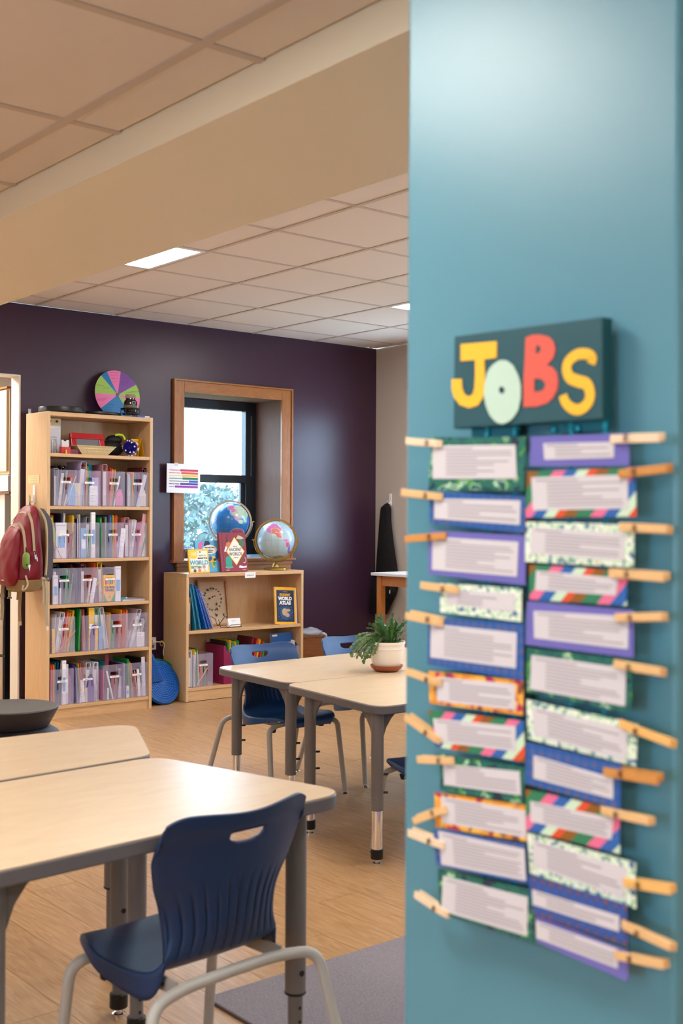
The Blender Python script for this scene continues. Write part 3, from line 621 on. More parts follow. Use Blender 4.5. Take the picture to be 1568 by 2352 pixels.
HX = dict(red='#c7302e', orange='#e8721f', yellow='#e9b921', green='#1f9a4b', blue='#215ea8', navy='#1c2a52', purple='#5c3a8e', white='#e9e8ee', teal='#1d8f97', pink='#d4689c', maroon='#6f2233',
          grey='#8b8c96', black='#15151b', cream='#d9cdb8', lilac='#b9a8d6', lime='#8dbb3a', mint='#8fd0b4', skyblue='#6fa5d8', brown='#7a5236', rose='#c98f96', clear='#c9c8d8')
def cmat(c): return mat('stationery ' + c, HX[c], .38)
def item(kind, col, x, y, z, h, lean, label, depth=.225, wid=None, group=None):
    m = cmat(col); L = root({'F': 'folder', 'T': 'thick_folder', 'B': 'ring_binder', 'N': 'spiral_notebook', 'P': 'pencil', 'R': 'ruler', 'X': 'carton', 'S': 'sheet', 'K': 'pencil_pouch', 'G': 'marker_pen'}[kind], label,
        {'F': 'folder', 'T': 'folder', 'B': 'binder', 'N': 'notebook', 'P': 'pencil', 'R': 'ruler', 'X': 'box', 'S': 'paper', 'K': 'pouch', 'G': 'marker'}[kind], (x, y, z), group=group or 'school supplies standing in the clear bins', rot=(0, R(lean), 0))
    if kind in 'FT':
        w = .0045 if kind == 'F' else .011
        MB().box(0, w * .22, 0, depth, 0, h).box(w * .78, w, 0, depth, 0, h - .004).box(0, w, depth - .002, depth, 0, h - .004).build('cover', m, L)
        bx('papers', paper_m, L, w * .3, w * .7, .006, depth - .004, .003, h - .012)
    elif kind == 'B':
        w = wid or .032
        MB().prism([(0, 0, 0), (0, 0, h - .006), (.004, 0, h), (w - .004, 0, h), (w, 0, h - .006), (w, 0, 0), (w - .0025, 0, 0), (w - .0025, 0, h - .008), (w - .005, 0, h - .003), (.005, 0, h - .003), (.0025, 0, h - .008), (.0025, 0, 0)], (0, depth, 0)).build('cover', m, L)
        bx('papers', paper_m, L, .005, w - .006, .006, depth - .01, .002, h - .05)
        rb = MB()
        for yy in (.012, .11, .2): rb.tube([(w / 2 + math.cos(a) * (w * .34), yy, h - .026 + math.sin(a) * .017) for a in [k * math.pi / 6 for k in range(12)]], .0014, 6, closed=True)
        rb.build('ring', chrome, L, smooth=True)
    elif kind == 'N':
        MB().box(0, .008, 0, depth, 0, h).build('cover', m, L); bx('papers', paper_m, L, .0015, .0065, -.001, depth - .002, .002, h - .002)
        sb = MB()
        for k in range(int(h / .012)): sb.tube([(.004 + math.cos(a) * .006, -.002 + math.sin(a) * .004, .008 + k * .012) for a in [q * math.pi / 4 for q in range(8)]], .0008, 4, closed=True)
        sb.build('spiral', black_rub, L)
    elif kind == 'P':
        MB().tube([(0, .004, 0), (0, .004, h)], .0036, 6).build('shaft', m, L); MB().tube([(0, .004, h), (0, .004, h + .016)], [.0036, .0006], 6).build('tip', cmat('cream'), L)
        MB().tube([(0, .004, -.0), (0, .004, .008)], .0040, 8).build('eraser', cmat('pink'), L)
    elif kind == 'G':
        MB().tube([(0, .006, 0), (0, .006, h * .62)], .006, 10).build('barrel', cmat('white'), L, smooth=True); MB().tube([(0, .006, h * .62), (0, .006, h)], [.0068, .006], 10).build('cap', m, L, smooth=True)
    elif kind == 'R':
        bx('blade', m, L, 0, .028, 0, .002, 0, h, bevel=.0004); b = MB()
        for k in range(int(h / .01)): b.box(.0, .006 if k % 5 else .010, -.0006, 0, k * .01, k * .01 + .0012)
        b.build('ruler_marks', ink, L)
    elif kind == 'X':
        w = wid or .05; bx('box_body', m, L, 0, w, 0, .02, 0, h, bevel=.001); bx('flap_line', grey_ink, L, .003, w - .003, -.0006, 0, h - .018, h - .015); bx('printed_panel', cmat('skyblue' if col == 'white' else 'white'), L, w * .15, w * .85, -.0006, 0, h * .3, h * .62)
    elif kind == 'S':
        w = wid or .06; bx('page', m, L, 0, w, 0, .0012, 0, h); b = MB(); q = random.Random(hash_(label))
        for k in range(5): b.box(w * .12, w * q.uniform(.4, .85), -.0005, 0, h * (.82 - k * .15), h * (.82 - k * .15) + .003)
        b.build('writing', grey_ink, L)
    elif kind == 'K':
        w = wid or .055; MB().prism([(0, 0, 0), (w, 0, 0), (w * 1.02, 0, h * .6), (w * .8, 0, h), (w * .25, 0, h), (-.002, 0, h * .6)], (0, .022, 0)).build('pouch_body', m, L, bevel=.004); bx('zip', cmat('grey'), L, w * .2, w * .8, -.0012, 0, h * .86, h * .88)
    return L
def hash_(s): return sum((i + 1) * ord(c) for i, c in enumerate(s))
KN = {'F': 'folder', 'T': 'thick folder', 'B': 'ring binder', 'N': 'spiral notebook', 'P': 'pencil', 'R': 'ruler', 'X': 'carton', 'S': 'sheet of paper', 'K': 'pouch', 'G': 'marker'}
BINS = [
 (3.441, 0, 'B grey 2 .245 0;F navy 18 .262 0;B black 30 .268 6;F cream 62 .235 9;G orange 82 .19 16;F red 95 .225 14;P cream 84 .20 20 f;K skyblue 100 .15 0 f;S cream 128 .15 0 f;F maroon 150 .236 0'),
 (3.612, 0, 'B lilac 0 .298 5 w.042;P skyblue 40 .15 0 f;F orange 62 .275 0;F yellow 68 .268 0;T green 75 .268 0;F teal 90 .280 0;F blue 100 .276 0;S white 84 .135 0 f;X lilac 108 .19 0;F pink 150 .230 0'),
 (3.796, 0, 'B rose 2 .282 0 w.034;F red 44 .262 4;T orange 54 .255 5;F yellow 70 .25 7;F navy 90 .235 0;G white 88 .21 12 f;K pink 98 .115 0 f w.052;F grey 118 .225 0'),
 (3.978, 0, 'N black 2 .225 0;T white 16 .222 0;F mint 31 .20 0;T orange 44 .225 2;F yellow 58 .235 0;F green 66 .23 0;F blue 74 .23 0;F purple 84 .23 0;F red 94 .23 0;F brown 104 .225 0;K cream 100 .115 0 f w.052;B maroon 118 .272 4;R clear 92 .23 15 f'),
 (3.431, 1, 'F orange 4 .285 0;R lime 22 .27 -12;X white 26 .235 0 f w.075;F navy 66 .295 0;T clear 76 .30 2;F red 104 .15 14;F maroon 120 .18 10;P orange 66 .17 -26 f;T yellow 148 .285 0'),
 (3.606, 1, 'N navy 4 .26 0;F white 22 .29 0;X skyblue 30 .20 0 f w.04;F green 74 .17 0;F teal 84 .19 4;F lime 96 .17 0;X white 104 .305 0 f w.03;F red 140 .09 0;B grey 60 .275 3'),
 (3.790, 1, 'T green 0 .27 -2;F maroon 22 .268 0;T green 30 .277 0 w.1;F purple 58 .288 0;T blue 66 .288 0;F green 80 .288 0;F yellow 87 .288 0;F orange 94 .285 0;T orange 102 .283 2;F red 116 .288 0;S white 126 .20 6 f w.035;K lilac 118 .14 0'),
 (3.968, 1, 'B rose 0 .27 0 w.034;F white 38 .255 5;T white 50 .26 7;F pink 76 .22 6;F purple 84 .13 6;R rose 100 .30 8;T pink 100 .245 6;F orange 112 .15 12;F green 122 .14 16 f;K white 132 .21 0 w.03'),
 (3.432, 2, 'X white 4 .19 0 f w.035;B black 8 .262 0;F black 48 .262 0;G purple 58 .17 0 f;F purple 76 .16 0;T green 92 .235 3;F green 108 .22 5;F mint 124 .2 8;F maroon 142 .26 0'),
 (3.600, 2, 'T navy 4 .22 0;F navy 20 .235 0;F purple 32 .23 0;B maroon 42 .26 0;F red 80 .20 0;G white 90 .16 8 f;R white 98 .17 10 f;F orange 128 .268 3;F red 138 .262 2;P yellow 66 .19 36 f;F lilac 150 .22 0'),
 (3.770, 2, 'B yellow 6 .27 -3;F navy 44 .25 0;F green 56 .18 0;X white 122 .238 0 f w.042;F blue 112 .22 0'),
 (3.430, 3, 'S yellow 0 .16 0 f w.02;F white 6 .255 6;B white 24 .272 9;F red 66 .265 9;T orange 78 .27 9;F yellow 94 .262 9;T yellow 112 .28 9;P orange 36 .18 44 f;F lime 140 .25 3'),
 (3.648, 3, 'T green -24 .28 2;F red 12 .27 -3;T red 22 .28 -3;F navy 42 .26 -2;K purple 62 .17 0 f w.055;X yellow 52 .285 0 w.04;S yellow 90 .16 2 f w.022;B mint 96 .285 0;F teal 134 .25 0;S skyblue 120 .16 0 f w.03'),
 (3.824, 3, 'B white -6 .285 -8 w.03;F yellow 34 .245 0;T green 48 .20 0;F lime 66 .13 0;F navy 76 .15 0;F red 90 .235 3;T red 98 .22 2;F yellow 108 .262 3;F orange 134 .255 2;F orange 142 .25 4'),
 (3.979, 3, 'F white 6 .12 14;T orange -4 .262 2;B clear 28 .27 14;F white 60 .235 12;B white 56 .19 26;F grey 112 .14 14;T clear 96 .20 18;F navy 148 .2 0;S white 84 .10 0 f w.06'),
 (3.422, 4, 'T red 4 .275 0;T orange 22 .27 0;F green 38 .28 0;F blue 48 .285 2;T navy 60 .29 3;T blue 74 .286 3;X white 82 .29 0 f w.028;X clear 112 .262 0 w.02;F pink 136 .2 0;F lilac 148 .18 0'),
 (3.606, 4, 'F purple 4 .255 -4;F lilac 14 .24 -4;F teal 26 .255 -4;F yellow 36 .262 -4;F orange 50 .26 -3;G orange 34 .12 6 f;K purple 84 .17 0 f w.05;S cream 66 .095 0 f w.06;B clear 70 .262 2;F clear 118 .25 4;B white 120 .262 3;R white 40 .15 -4 f'),
 (3.806, 4, 'F pink 4 .2 0;S white 30 .08 0 f w.012;R maroon 18 .305 0;T teal 36 .26 -4;F navy 54 .23 0;F red 84 .16 0;F orange 92 .15 0;G white 76 .20 -14 f;T maroon 104 .235 0;B clear 120 .2 4;F purple 148 .235 0'),
 (3.978, 4, 'F lilac 6 .24 -4;T green 30 .265 -3;F yellow 56 .25 -6;F orange 66 .235 -5;F red 48 .15 0;F maroon 84 .18 0;P orange 92 .17 -8 f;S white 96 .19 -4 f w.02;T white 112 .21 0;R clear 126 .27 -2 f;B black 112 .262 0;X white 6 .08 0 f w.02'),
]
first = True; seen = {}; cnt = [0] * 5; bi = []
for x, r, spec in BINS:
    b = bproto if first else copy_tree(bproto); first = False
    z = SH[r + 1]; b.location = (x, 7.066, z + .0005); k = cnt[r]; cnt[r] += 1; bi.append((b, r, k))
    b.rotation_euler.z = R(((x * 997) % 3) - 1.5) * .4
    yfront = 0; where = '%s bin of the %s'
    pos = ordn[k] if not (r == 2 and k == 2) else 'third'
    b['label'] = 'clear plastic magazine bin full of folders, %s in the %s' % (pos if pos != 'rightmost' else 'rightmost', rown[r])
    for n, e in enumerate(spec.split(';')):
        f = e.split(); kind, colr, fx, h, lean = f[0], f[1], float(f[2]) / 1000, float(f[3]), float(f[4]); fr = 'f' in f[5:]; wd = [float(q[1:]) for q in f[5:] if q[0] == 'w']
        xx = x + .004 + min(fx, BW - .012)
        tw = wd[0] if wd else {'F': .005, 'T': .011, 'B': .032, 'N': .008, 'R': .028, 'K': .055, 'S': .06, 'X': .05}.get(kind, .008); sl = h * math.sin(R(lean))
        xx = max(3.411, 3.411 - sl, min(xx, 4.140 - tw, 4.140 - tw - sl))
        lab = '%s %s in the %s bin of the %s' % (colr, KN[kind], pos, rown[r])
        seen[lab] = seen.get(lab, 0) + 1
        if seen[lab] > 1: lab = lab.replace(colr, ('second ' if seen[lab] == 2 else 'last ') + colr, 1)
        item(kind, colr, xx, 7.069 + (.002 + .003 * (n % 3) if fr else .012 + .0015 * (n % 5)), z + .003, h, lean, lab, .21, wd[0] if wd else None)
# boxed pencils at the front of the third bin row, books lying beside
t = root('pencil_box', 'yellow and green box of 24 colored pencils in the third bin row', 'box', (3.806, 7.069, .7525))
bx('carton', mat('pencil box yellow', '#f0b41c', .35), t, 0, .085, 0, .018, 0, .180, bevel=.001)
MB().prism([(.0, -.0006, .0), (.0, -.0006, .06), (.03, -.0006, 0)], (0, .0004, 0)).prism([(.085, -.0006, 0), (.055, -.0006, 0), (.085, -.0006, .06)], (0, .0004, 0)).build('green_corner', cmat('green'), t)
text('COLORED', .020, mat('purple print', '#3d2f7a', .5), t, (.0425, -.0012, .096), bold=.0006, sx=.85); text('PENCILS', .020, MATS['purple print'], t, (.0425, -.0012, .076), bold=.0006, sx=.9)
text('24', .017, cmat('navy'), t, (.0425, -.0012, .030)); text('Crayola', .014, cmat('green'), t, (.0425, -.0012, .160))
for k, c in enumerate(('red', 'orange', 'skyblue', 'green', 'purple')): MB().box(.014 + k * .012, .022 + k * .012, -.0010, -.0004, .118, .148).build('printed_pencil', cmat(c), t)
for k, (z, lb, c) in enumerate(((.748, 'lowest white booklet lying at the right of the third bin row', 'white'), (.754, 'white booklet lying on another at the right of the third bin row', 'clear'))):
    o = root('booklet', lb, 'booklet', (3.955 + k * .006, 7.08, z + .0005), group='booklets on the third bin row shelf'); bx('cover', cmat(c), o, 0, .175, 0, .20, .0045, .0052); bx('papers', paper_m, o, .001, .174, .002, .199, .0, .0045)
o = root('eraser', 'small teal eraser lying on the booklets', 'eraser', (3.975, 7.15, .7602)); bx('sleeve', cmat('teal'), o, 0, .045, 0, .02, 0, .012, bevel=.001); bx('rubber', white_m, o, .045, .058, .001, .019, .001, .011, bevel=.002)
# ------------------------------------------------------------------ top compartment
zt = SH[0] + .0005
t = root('acrylic_display', 'clear acrylic stand holding a grey printed sheet, left of the top compartment', 'display stand', (3.412, 7.10, zt))
acry = mat('clear acrylic', '#e6ebf5', .1, alpha=.35)
bx('stand_plate', acry, t, 0, .115, .05, .053, 0, .185); bx('stand_foot', acry, t, 0, .115, .0, .053, 0, .003); bx('sheet', mat('grey printed sheet', '#b9b8c4', .6), t, .004, .111, .046, .049, .02, .165)
for k in range(4): bx('text_lines', ink, t, .03, .085, .0452, .046, .11 - k * .02, .112 - k * .02)
bx('card_top', mat('cream card', '#cdbf9c', .6), t, .01, .118, .056, .058, .12, .235)
for k in range(2): MB().ball((.04 + k * .05, .052, .215), .008, 12, (1, .4, 1)).build('picture_hook', mat('dark bronze', '#4a2c22', .4, .6), t, smooth=True)
for k in range(5): bx('glass_tube', acry, t, .002 + k * .018, .012 + k * .018, .02, .03, .003, .07 + .02 * ((k * 2) % 3)); bx('tube_fill', cmat('maroon' if k % 2 else 'navy'), t, .003 + k * .018, .011 + k * .018, .021, .029, .005, .03 + .02 * (k % 2))
t = root('card_holder', 'small red box with white cards held by a black clip, top compartment', 'box', (3.497, 7.075, zt)); bx('red_box', cmat('red'), t, 0, .065, 0, .03, 0, .045, bevel=.001); bx('card_stack', paper_m, t, .004, .055, .006, .02, .045, .09); bx('binder_clip', black_rub, t, .018, .036, .003, .022, .083, .092, bevel=.002); bx('red_tray', cmat('maroon'), t, .066, .12, .0, .06, 0, .03)
t = root('hand_bell', 'tiny brass bell on the front edge of the top compartment', 'bell', (3.522, 7.062, zt))
brass = mat('brass', '#b98f3f', .3, .9); MB().lathe([(.0, 0), (.0125, 0), (.0115, .004), (.007, .012), (.005, .022), (0, .024)], 20).build('bell_body', brass, t, smooth=True); MB().tube([(0, 0, .022), (0, 0, .030)], .0018, 8).tube([(math.cos(a) * .006, 0, .036 + math.sin(a) * .006) for a in [k * math.pi / 6 for k in range(12)]], .0014, 6, closed=True).build('bell_handle', brass, t, smooth=True)
t = root('drawing_board', 'red framed drawing board toy leaning back behind the basket', 'toy', (3.615, 7.15, zt), rot=(R(-14), 0, 0))
redm = mat('glossy red plastic', '#b01420', .25)
MB().box(0, .25, 0, .022, 0, .045).box(0, .25, 0, .022, .115, .155).box(0, .04, 0, .022, .045, .115).box(.21, .25, 0, .022, .045, .115).build('red_frame', redm, t, bevel=.004); bx('grey_screen', mat('grey drawing screen', '#6b6c70', .4), t, .04, .21, .008, .018, .045, .115)
for x in (.022, .228): MB().tube([(x, -.006, .022), (x, .001, .022)], .014, 18).build('knob', white_m, t, smooth=True)
t = root('wicker_basket', 'shallow square woven basket with slanted sides, top compartment', 'basket', (3.745, 7.135, zt))
wick = mat('woven straw', '#cdb78c', .75, bump=1, bscale=350, vary=.2)
def frust(b, hb, ht, z0, z1, th):
    for s in range(4):
        a = R(90 * s + 0); c, s_ = math.cos(a), math.sin(a); P = [(-hb, -hb * .55, z0), (hb, -hb * .55, z0), (ht, -ht * .5, z1), (-ht, -ht * .5, z1)] if s % 2 == 0 else [(-hb * .55, -hb, z0), (hb * .55, -hb, z0), (ht * .5, -ht, z1), (-ht * .5, -ht, z1)]
        P = [(p[0] * c - p[1] * s_, p[0] * s_ + p[1] * c, p[2]) for p in P]; n = Vector((s_, -c, 0)) * th; b.prism(P, n)
b = MB(); frust(b, .092, .145, 0, .058, -.003); b.box(-.092, .092, -.05, .05, 0, .003); b.build('basket_wall', wick, t)
b = MB(); 
for z, h in ((.003, .095), (.022, .112), (.041, .130), (.058, .146)): b.tube([(-h, -h * .52, z), (h, -h * .52, z), (h, h * .52, z), (-h, h * .52, z)], .0018, 6, closed=True)
for k in range(9): u = -1 + k * .25; b.tube([(u * .092, -.052, 0), (u * .145, -.0745, .058)], .0016, 6)
b.build('rim_and_ribs', mat('pale straw', '#e0cfa6', .7), t)
t = root('black_bag', 'soft black bag slumped behind the spiky ball', 'bag', (3.93, 7.22, zt))
b = MB(); b.ball((0, 0, .055), .1, 20, (1, .7, .58)); b.ball((.03, .0, .115), .06, 16, (1, .8, .6)); b.build('bag_body', mat('black nylon', '#0f0f12', .6, bump=.6, bscale=30), t, smooth=True)
t = root('lime_band', 'bright lime reflective band lying on top of the black bag', 'band', (3.985, 7.19, zt + .147)); MB().tube([(-.03, 0, 0), (-.01, -.01, .006), (.02, -.012, .002), (.035, -.01, -.015), (.038, -.012, -.03)], .0085, 8).build('strap', mat('lime fabric', '#b9dc2e', .5), t, smooth=True)
t = root('spiky_ball', 'dark blue spiky ball dotted with small white cubes', 'ball', (4.022, 7.105, zt + .060))
b = MB(); rd = random.Random(2); wb = []
for k in range(260):
    z = 1 - 2 * (k + .5) / 260; a = k * 2.39996; rr = math.sqrt(1 - z * z); d = Vector((rr * math.cos(a), rr * math.sin(a), z)); L = rd.uniform(.045, .058); b.tube([d * .02, d * L], [.004, .0012], 4)
    if k % 17 == 3: wb.append(d * .056)
b.ball((0, 0, 0), .030, 14); b.build('blue_spikes', mat('royal blue plastic', '#251c98', .35), t)
wb = [Vector((rd.gauss(0, 1), rd.gauss(0, 1), rd.gauss(0, 1))).normalized() * .056 for _ in range(22)]
for d in wb: MB().box(-.0042, .0042, -.0042, .0042, -.0042, .0042).build('white_cube', cmat('white'), t, loc=tuple(d), rot=(d.x * 20, d.y * 20, 0))
t = root('tent_card', 'yellow folded tent card at the right of the top compartment', 'card', (4.085, 7.11, zt)); ym_ = mat('mustard card', '#d9a514', .5)
MB().prism([(0, 0, 0), (.003, 0, 0), (.030, 0, .13), (.027, 0, .13)], (0, .13, 0)).prism([(.052, 0, 0), (.055, 0, 0), (.030, 0, .13), (.027, 0, .13)], (0, .13, 0)).build('folded_card', ym_, t); bx('front_flap', ym_, t, -.04, .018, .02, .022, 0, .125)
# ------------------------------------------------------------------ on top of the tall bookcase
zt = 2.0135
for x, y, r_, lb in ((3.56, 7.20, .155, 'round black tray lying at the left on the tall bookcase'), (3.845, 7.215, .145, 'second round black tray, lower, behind the glass jar')):
    t = root('round_tray', lb, 'tray', (x, y, zt), group='round black trays on the tall bookcase'); hgt = .040 if x < 3.7 else .024
    MB().lathe([(0, 0), (r_ * .93, 0), (r_, .008), (r_, hgt - .006), (r_ * .985, hgt), (r_ * .94, hgt), (r_ * .93, hgt - .008), (0, hgt - .010)], 48).build('tray_body', black_pl, t, smooth=True)
    MB().lathe([(r_ * .6, hgt - .0095), (r_ * .62, hgt - .0075), (r_ * .6, hgt - .0095)], 40).build('raised_ring', black_rub, t)
t = root('clear_cap', 'tiny clear plastic cap at the back left corner of the tall bookcase', 'cap', (3.40, 7.35, zt)); MB().lathe([(0, 0), (.010, 0), (.010, .03), (.0085, .03), (.008, .003), (0, .003)], 16).build('cap_body', acry, t, smooth=True); MB().lathe([(0, .03), (.0105, .03), (.0105, .034), (0, .034)], 16).build('cap_lid', cmat('grey'), t)
t = root('spinner_wheel', 'paper wheel of pink, green, blue and purple wedges with handwriting, leaning on the purple wall', 'wheel', (4.075, 7.345, zt + .002), rot=(R(-10), 0, 0))
RW = .178; cc = ['pink', 'wblue', 'wgreen', 'pink', 'wblue', 'wblue', 'wgreen', 'wgreen', 'pink', 'wgreen', 'wpurple']
HX.update(wblue='#2478b4', wgreen='#9cc05c', wpurple='#7d4c9e'); HX['wpink'] = '#e878ae'
edges = [77, 113, 132, 180, 217, 252, 301, 335, 356, 389, 437]; cols = ['wpink', 'wblue', 'wgreen', 'wpink', 'wblue', 'wblue', 'wgreen', 'wpink', 'wgreen', 'wpurple']
for k in range(10):
    a0, a1 = R(edges[k]), R(edges[k + 1]); n = 5; P = [(0, 0, RW)] + [(RW * math.cos(a0 + (a1 - a0) * q / n), 0, RW + RW * math.sin(a0 + (a1 - a0) * q / n)) for q in range(n + 1)]
    w_ = MB().prism(P, (0, .003, 0)).build('wedge', cmat(cols[k]), t); am = (a0 + a1) / 2
    b = MB(); rd = random.Random(k)
    for l in range(4):
        rr = RW * (.9 - l * .12); wdt = min(.036, rr * (a1 - a0) * .36); tx = -math.sin(am) ; cx_, cz = rr * math.cos(am), RW + rr * math.sin(am); lf = cx_ - wdt; q = lf
        while q < cx_ + wdt * rd.uniform(.5, 1):
            L = rd.uniform(.004, .010); zz = cz + rd.uniform(-.001, .001); b.tube([(q, -.0004, zz), (q + L * .3, -.0004, zz + rd.uniform(.001, .005)), (q + L * .6, -.0004, zz - .001), (q + L, -.0004, zz + .001)], .0005, 4); q += L + .0035
    b.build('handwriting', ink, w_)
MB().lathe([(0, 0), (.012, 0), (.012, .004), (0, .006)], 16, M=Matrix.Translation((0, 0, RW)) @ Matrix.Rotation(R(90), 4, 'X')).build('hub', grey_leg, t)
t = root('lamp_stand', 'black wire stand carrying the glass jar in front of the wheel', 'stand', (4.055, 7.16, zt)); 
MB().lathe([(.045, .055), (.066, .055), (.068, .06), (.066, .065), (.045, .065), (.045, .055)], 36).build('stand_ring', black_pl, t, smooth=True)
MB().lathe([(0, .02), (.052, .02), (.058, .026), (.058, .032), (0, .034)], 36).build('stand_plate', black_pl, t, smooth=True)
for k in range(4): a = R(35 + 90 * k); MB().tube(fillet([(.066 * math.cos(a), .066 * math.sin(a), .062), (.072 * math.cos(a), .072 * math.sin(a), .05), (.072 * math.cos(a), .072 * math.sin(a), .0), (.082 * math.cos(a), .082 * math.sin(a), .0025)], .006), .0025, 8).build('stand_leg', black_pl, t, smooth=True)
t = root('glass_jar', 'dark glass jar with a square label and clear lid on the wire stand', 'jar', (4.055, 7.16, zt + .0345))
MB().lathe([(0, 0), (.040, 0), (.045, .008), (.046, .070), (.040, .085), (.032, .092), (.031, .100), (0, .100)], 36).build('jar_body', mat('smoky glass', '#2a211c', .08, spec=.7), t, smooth=True)
MB().lathe([(.031, .100), (.036, .101), (.037, .110), (.035, .122), (.030, .128), (0, .128)], 36).build('lid', mat('clear lid', '#9a8a82', .1, alpha=.5), t, smooth=True); MB().lathe([(.0465, .025), (.0468, .025), (.0468, .05), (.0465, .05)], 36).build('label_band', mat('dull brass band', '#6b5a46', .4), t)
bx('jar_label', cmat('grey'), t, -.014, .014, -.0475, -.0465, .055, .076); bx('jar_label_inner', black_rub, t, -.010, .010, -.0479, -.0475, .059, .072)
for k, (x, l, c, lb) in enumerate(((4.085, .055, 'blue', 'blue strip case lying at the front right of the tall bookcase top'), (4.12, .045, 'white', 'white marker with blue cap lying at the right of the tall bookcase top'))):
    t = root('marker_pen' if k else 'strip_case', lb, 'marker' if k else 'case', (x - .03 * (1 - k), 7.065 + .02 * k, zt)); bx('body', cmat(c), t, 0, l, 0, .014, 0, .012, bevel=.003); bx('end_cap', cmat('navy' if k == 0 else 'blue'), t, l, l + .006, .001, .013, .001, .011, bevel=.002)
# ------------------------------------------------------------------ backpack on the side of the tall bookcase
XS = TX0
t = root('wall_hook', 'white adhesive hook on the side of the tall bookcase, above the backpack', 'hook', (XS, 7.235, 1.46)); hw = mat('white hook plastic', '#f2eef0', .35)
MB().prism(round_poly([(0, -.014, -.05), (0, .014, -.05), (0, .014, .075), (0, -.014, .075)], .008), (-.007, 0, 0)).build('hook_plate', hw, t); MB().tube(fillet([(-.006, 0, .01), (-.01, 0, -.035), (-.036, 0, -.035), (-.042, 0, -.008)], .014), .0065, 10).build('hook_arm', hw, t, smooth=True)
t = tag(bx('paper_note', mat('yellowed note', '#e0cd97', .7), None, XS - .0012, XS - .0004, 7.165, 7.335, 1.545, 1.60), 'small yellowed note taped above the hook on the bookcase side', 'note'); b = MB()
for k in range(4): b.box(XS - .0016, XS - .0012, 7.19, 7.32 - .02 * (k % 3), 1.552 + k * .012, 1.554 + k * .012)
b.build('writing', grey_ink, t)
t = root('backpack', 'red backpack with beige zips and straps hanging from the white hook', 'backpack', (3.275, 7.15, .86))
red_f = mat('red nylon', '#780c1e', .5, bump=1, bscale=18); beige = mat('beige webbing', '#a8977c', .75, bump=.4, bscale=500); beige_b = mat('tan fabric', '#8d7450', .8, bump=.5, bscale=300); dgrey = mat('dark grey mesh padding', '#4a464e', .9, bump=.6, bscale=500)
def loft(name, secs, m, parent, n=36, amp=.004, seed=1):
    "secs: (cx, cy, z, hx, hy, power)"
    b = MB(); rings = []
    for cx, cy, z, hx, hy, pw in secs:
        rg = []
        for k in range(n):
            a = 2 * math.pi * k / n; c, s = math.cos(a), math.sin(a); p = Vector((cx + hx * math.copysign(abs(c) ** (2 / pw), c), cy + hy * math.copysign(abs(s) ** (2 / pw), s), z))
            w = noise.noise(Vector((p.x * 14, p.y * 9, p.z * 9 + seed))) + .5 * noise.noise(Vector((p.x * 30, p.y * 30, p.z * 14 + seed))); p.x += w * amp; p.y += w * amp; rg.append(b.bm.verts.new(p))
        rings.append(rg)
    for A, B in zip(rings, rings[1:]):
        for k in range(n): b.bm.faces.new((A[k], A[(k + 1) % n], B[(k + 1) % n], B[k]))
    b.bm.faces.new(rings[0][::-1]); b.bm.faces.new(rings[-1]); return b.build(name, m, parent, smooth=True)
main = sample([(.0, 0, .035, .075, .11, 3), (.0, 0, .07, .092, .135, 3.2), (0, 0, .16, .095, .145, 3), (0, 0, .28, .088, .142, 2.8), (.01, 0, .40, .072, .128, 2.6), (.022, .0, .48, .055, .105, 2.4), (.035, 0, .525, .034, .065, 2.2), (.04, 0, .54, .012, .03, 2)], 40)
loft('main_body', main, red_f, t, 72, .010)
fp = sample([(-.105, .01, .02, .03, .08, 2.4), (-.110, .01, .06, .045, .115, 2.6), (-.112, .01, .16, .050, .125, 2.6), (-.10, .01, .26, .045, .12, 2.5), (-.075, .01, .34, .038, .105, 2.4), (-.05, .01, .40, .028, .08, 2.2), (-.035, .01, .43, .010, .04, 2)], 34)
loft('front_pocket', fp, red_f, t, 64, .012, 5)
loft('bottom_panel', [(-.02, -.0, -.02, .06, .085, 2.6), (-.01, 0, -.012, .085, .12, 2.8), (-.005, 0, .02, .094, .138, 3), (0, 0, .06, .097, .142, 3.2)], beige_b, t, 40, .003)
bx('reflective_mark', cmat('white'), t, -.154, -.151, -.03, .02, .055, .060)
def strip(name, pts, w, m, parent, th=.003, nrm=(0, -1, 0)):
    pts = [Vector(p) for p in pts]; b = MB(); A = []; N0 = Vector(nrm)
    for i, p in enumerate(pts):
        d = (pts[min(i + 1, len(pts) - 1)] - pts[max(0, i - 1)]).normalized(); s = d.cross(N0).normalized() * w / 2; q = N0 * th
        A.append([b.bm.verts.new(v) for v in (p - s, p + s, p + s + q, p - s + q)])
    for P, Q in zip(A, A[1:]):
        for k in range(4): b.bm.faces.new((P[k], P[(k + 1) % 4], Q[(k + 1) % 4], Q[k]))
    b.bm.faces.new(A[0][::-1]); b.bm.faces.new(A[-1]); return b.build(name, m, parent, smooth=True)
def curve(*c, n=16): return sample(list(c), n)
strip('zip_tape', curve((-.038, -.128, .50), (-.018, -.140, .44), (-.010, -.149, .36), (-.006, -.153, .28), (-.004, -.154, .245)), .017, beige, t)
strip('zip_tape', curve((-.088, -.100, .43), (-.066, -.118, .385), (-.058, -.132, .30), (-.058, -.138, .22), (-.058, -.137, .175)), .017, beige, t)
strip('zip_tape', curve((-.014, -.06, .490), (-.024, 0, .492), (-.028, .05, .475), (-.045, .095, .43)), .010, beige, t, nrm=(-.8, 0, .6))
strip('zip_tape', curve((-.074, -.065, .385), (-.078, 0, .405), (-.080, .055, .390), (-.092, .09, .34)), .010, beige, t, nrm=(-.8, 0, .6))
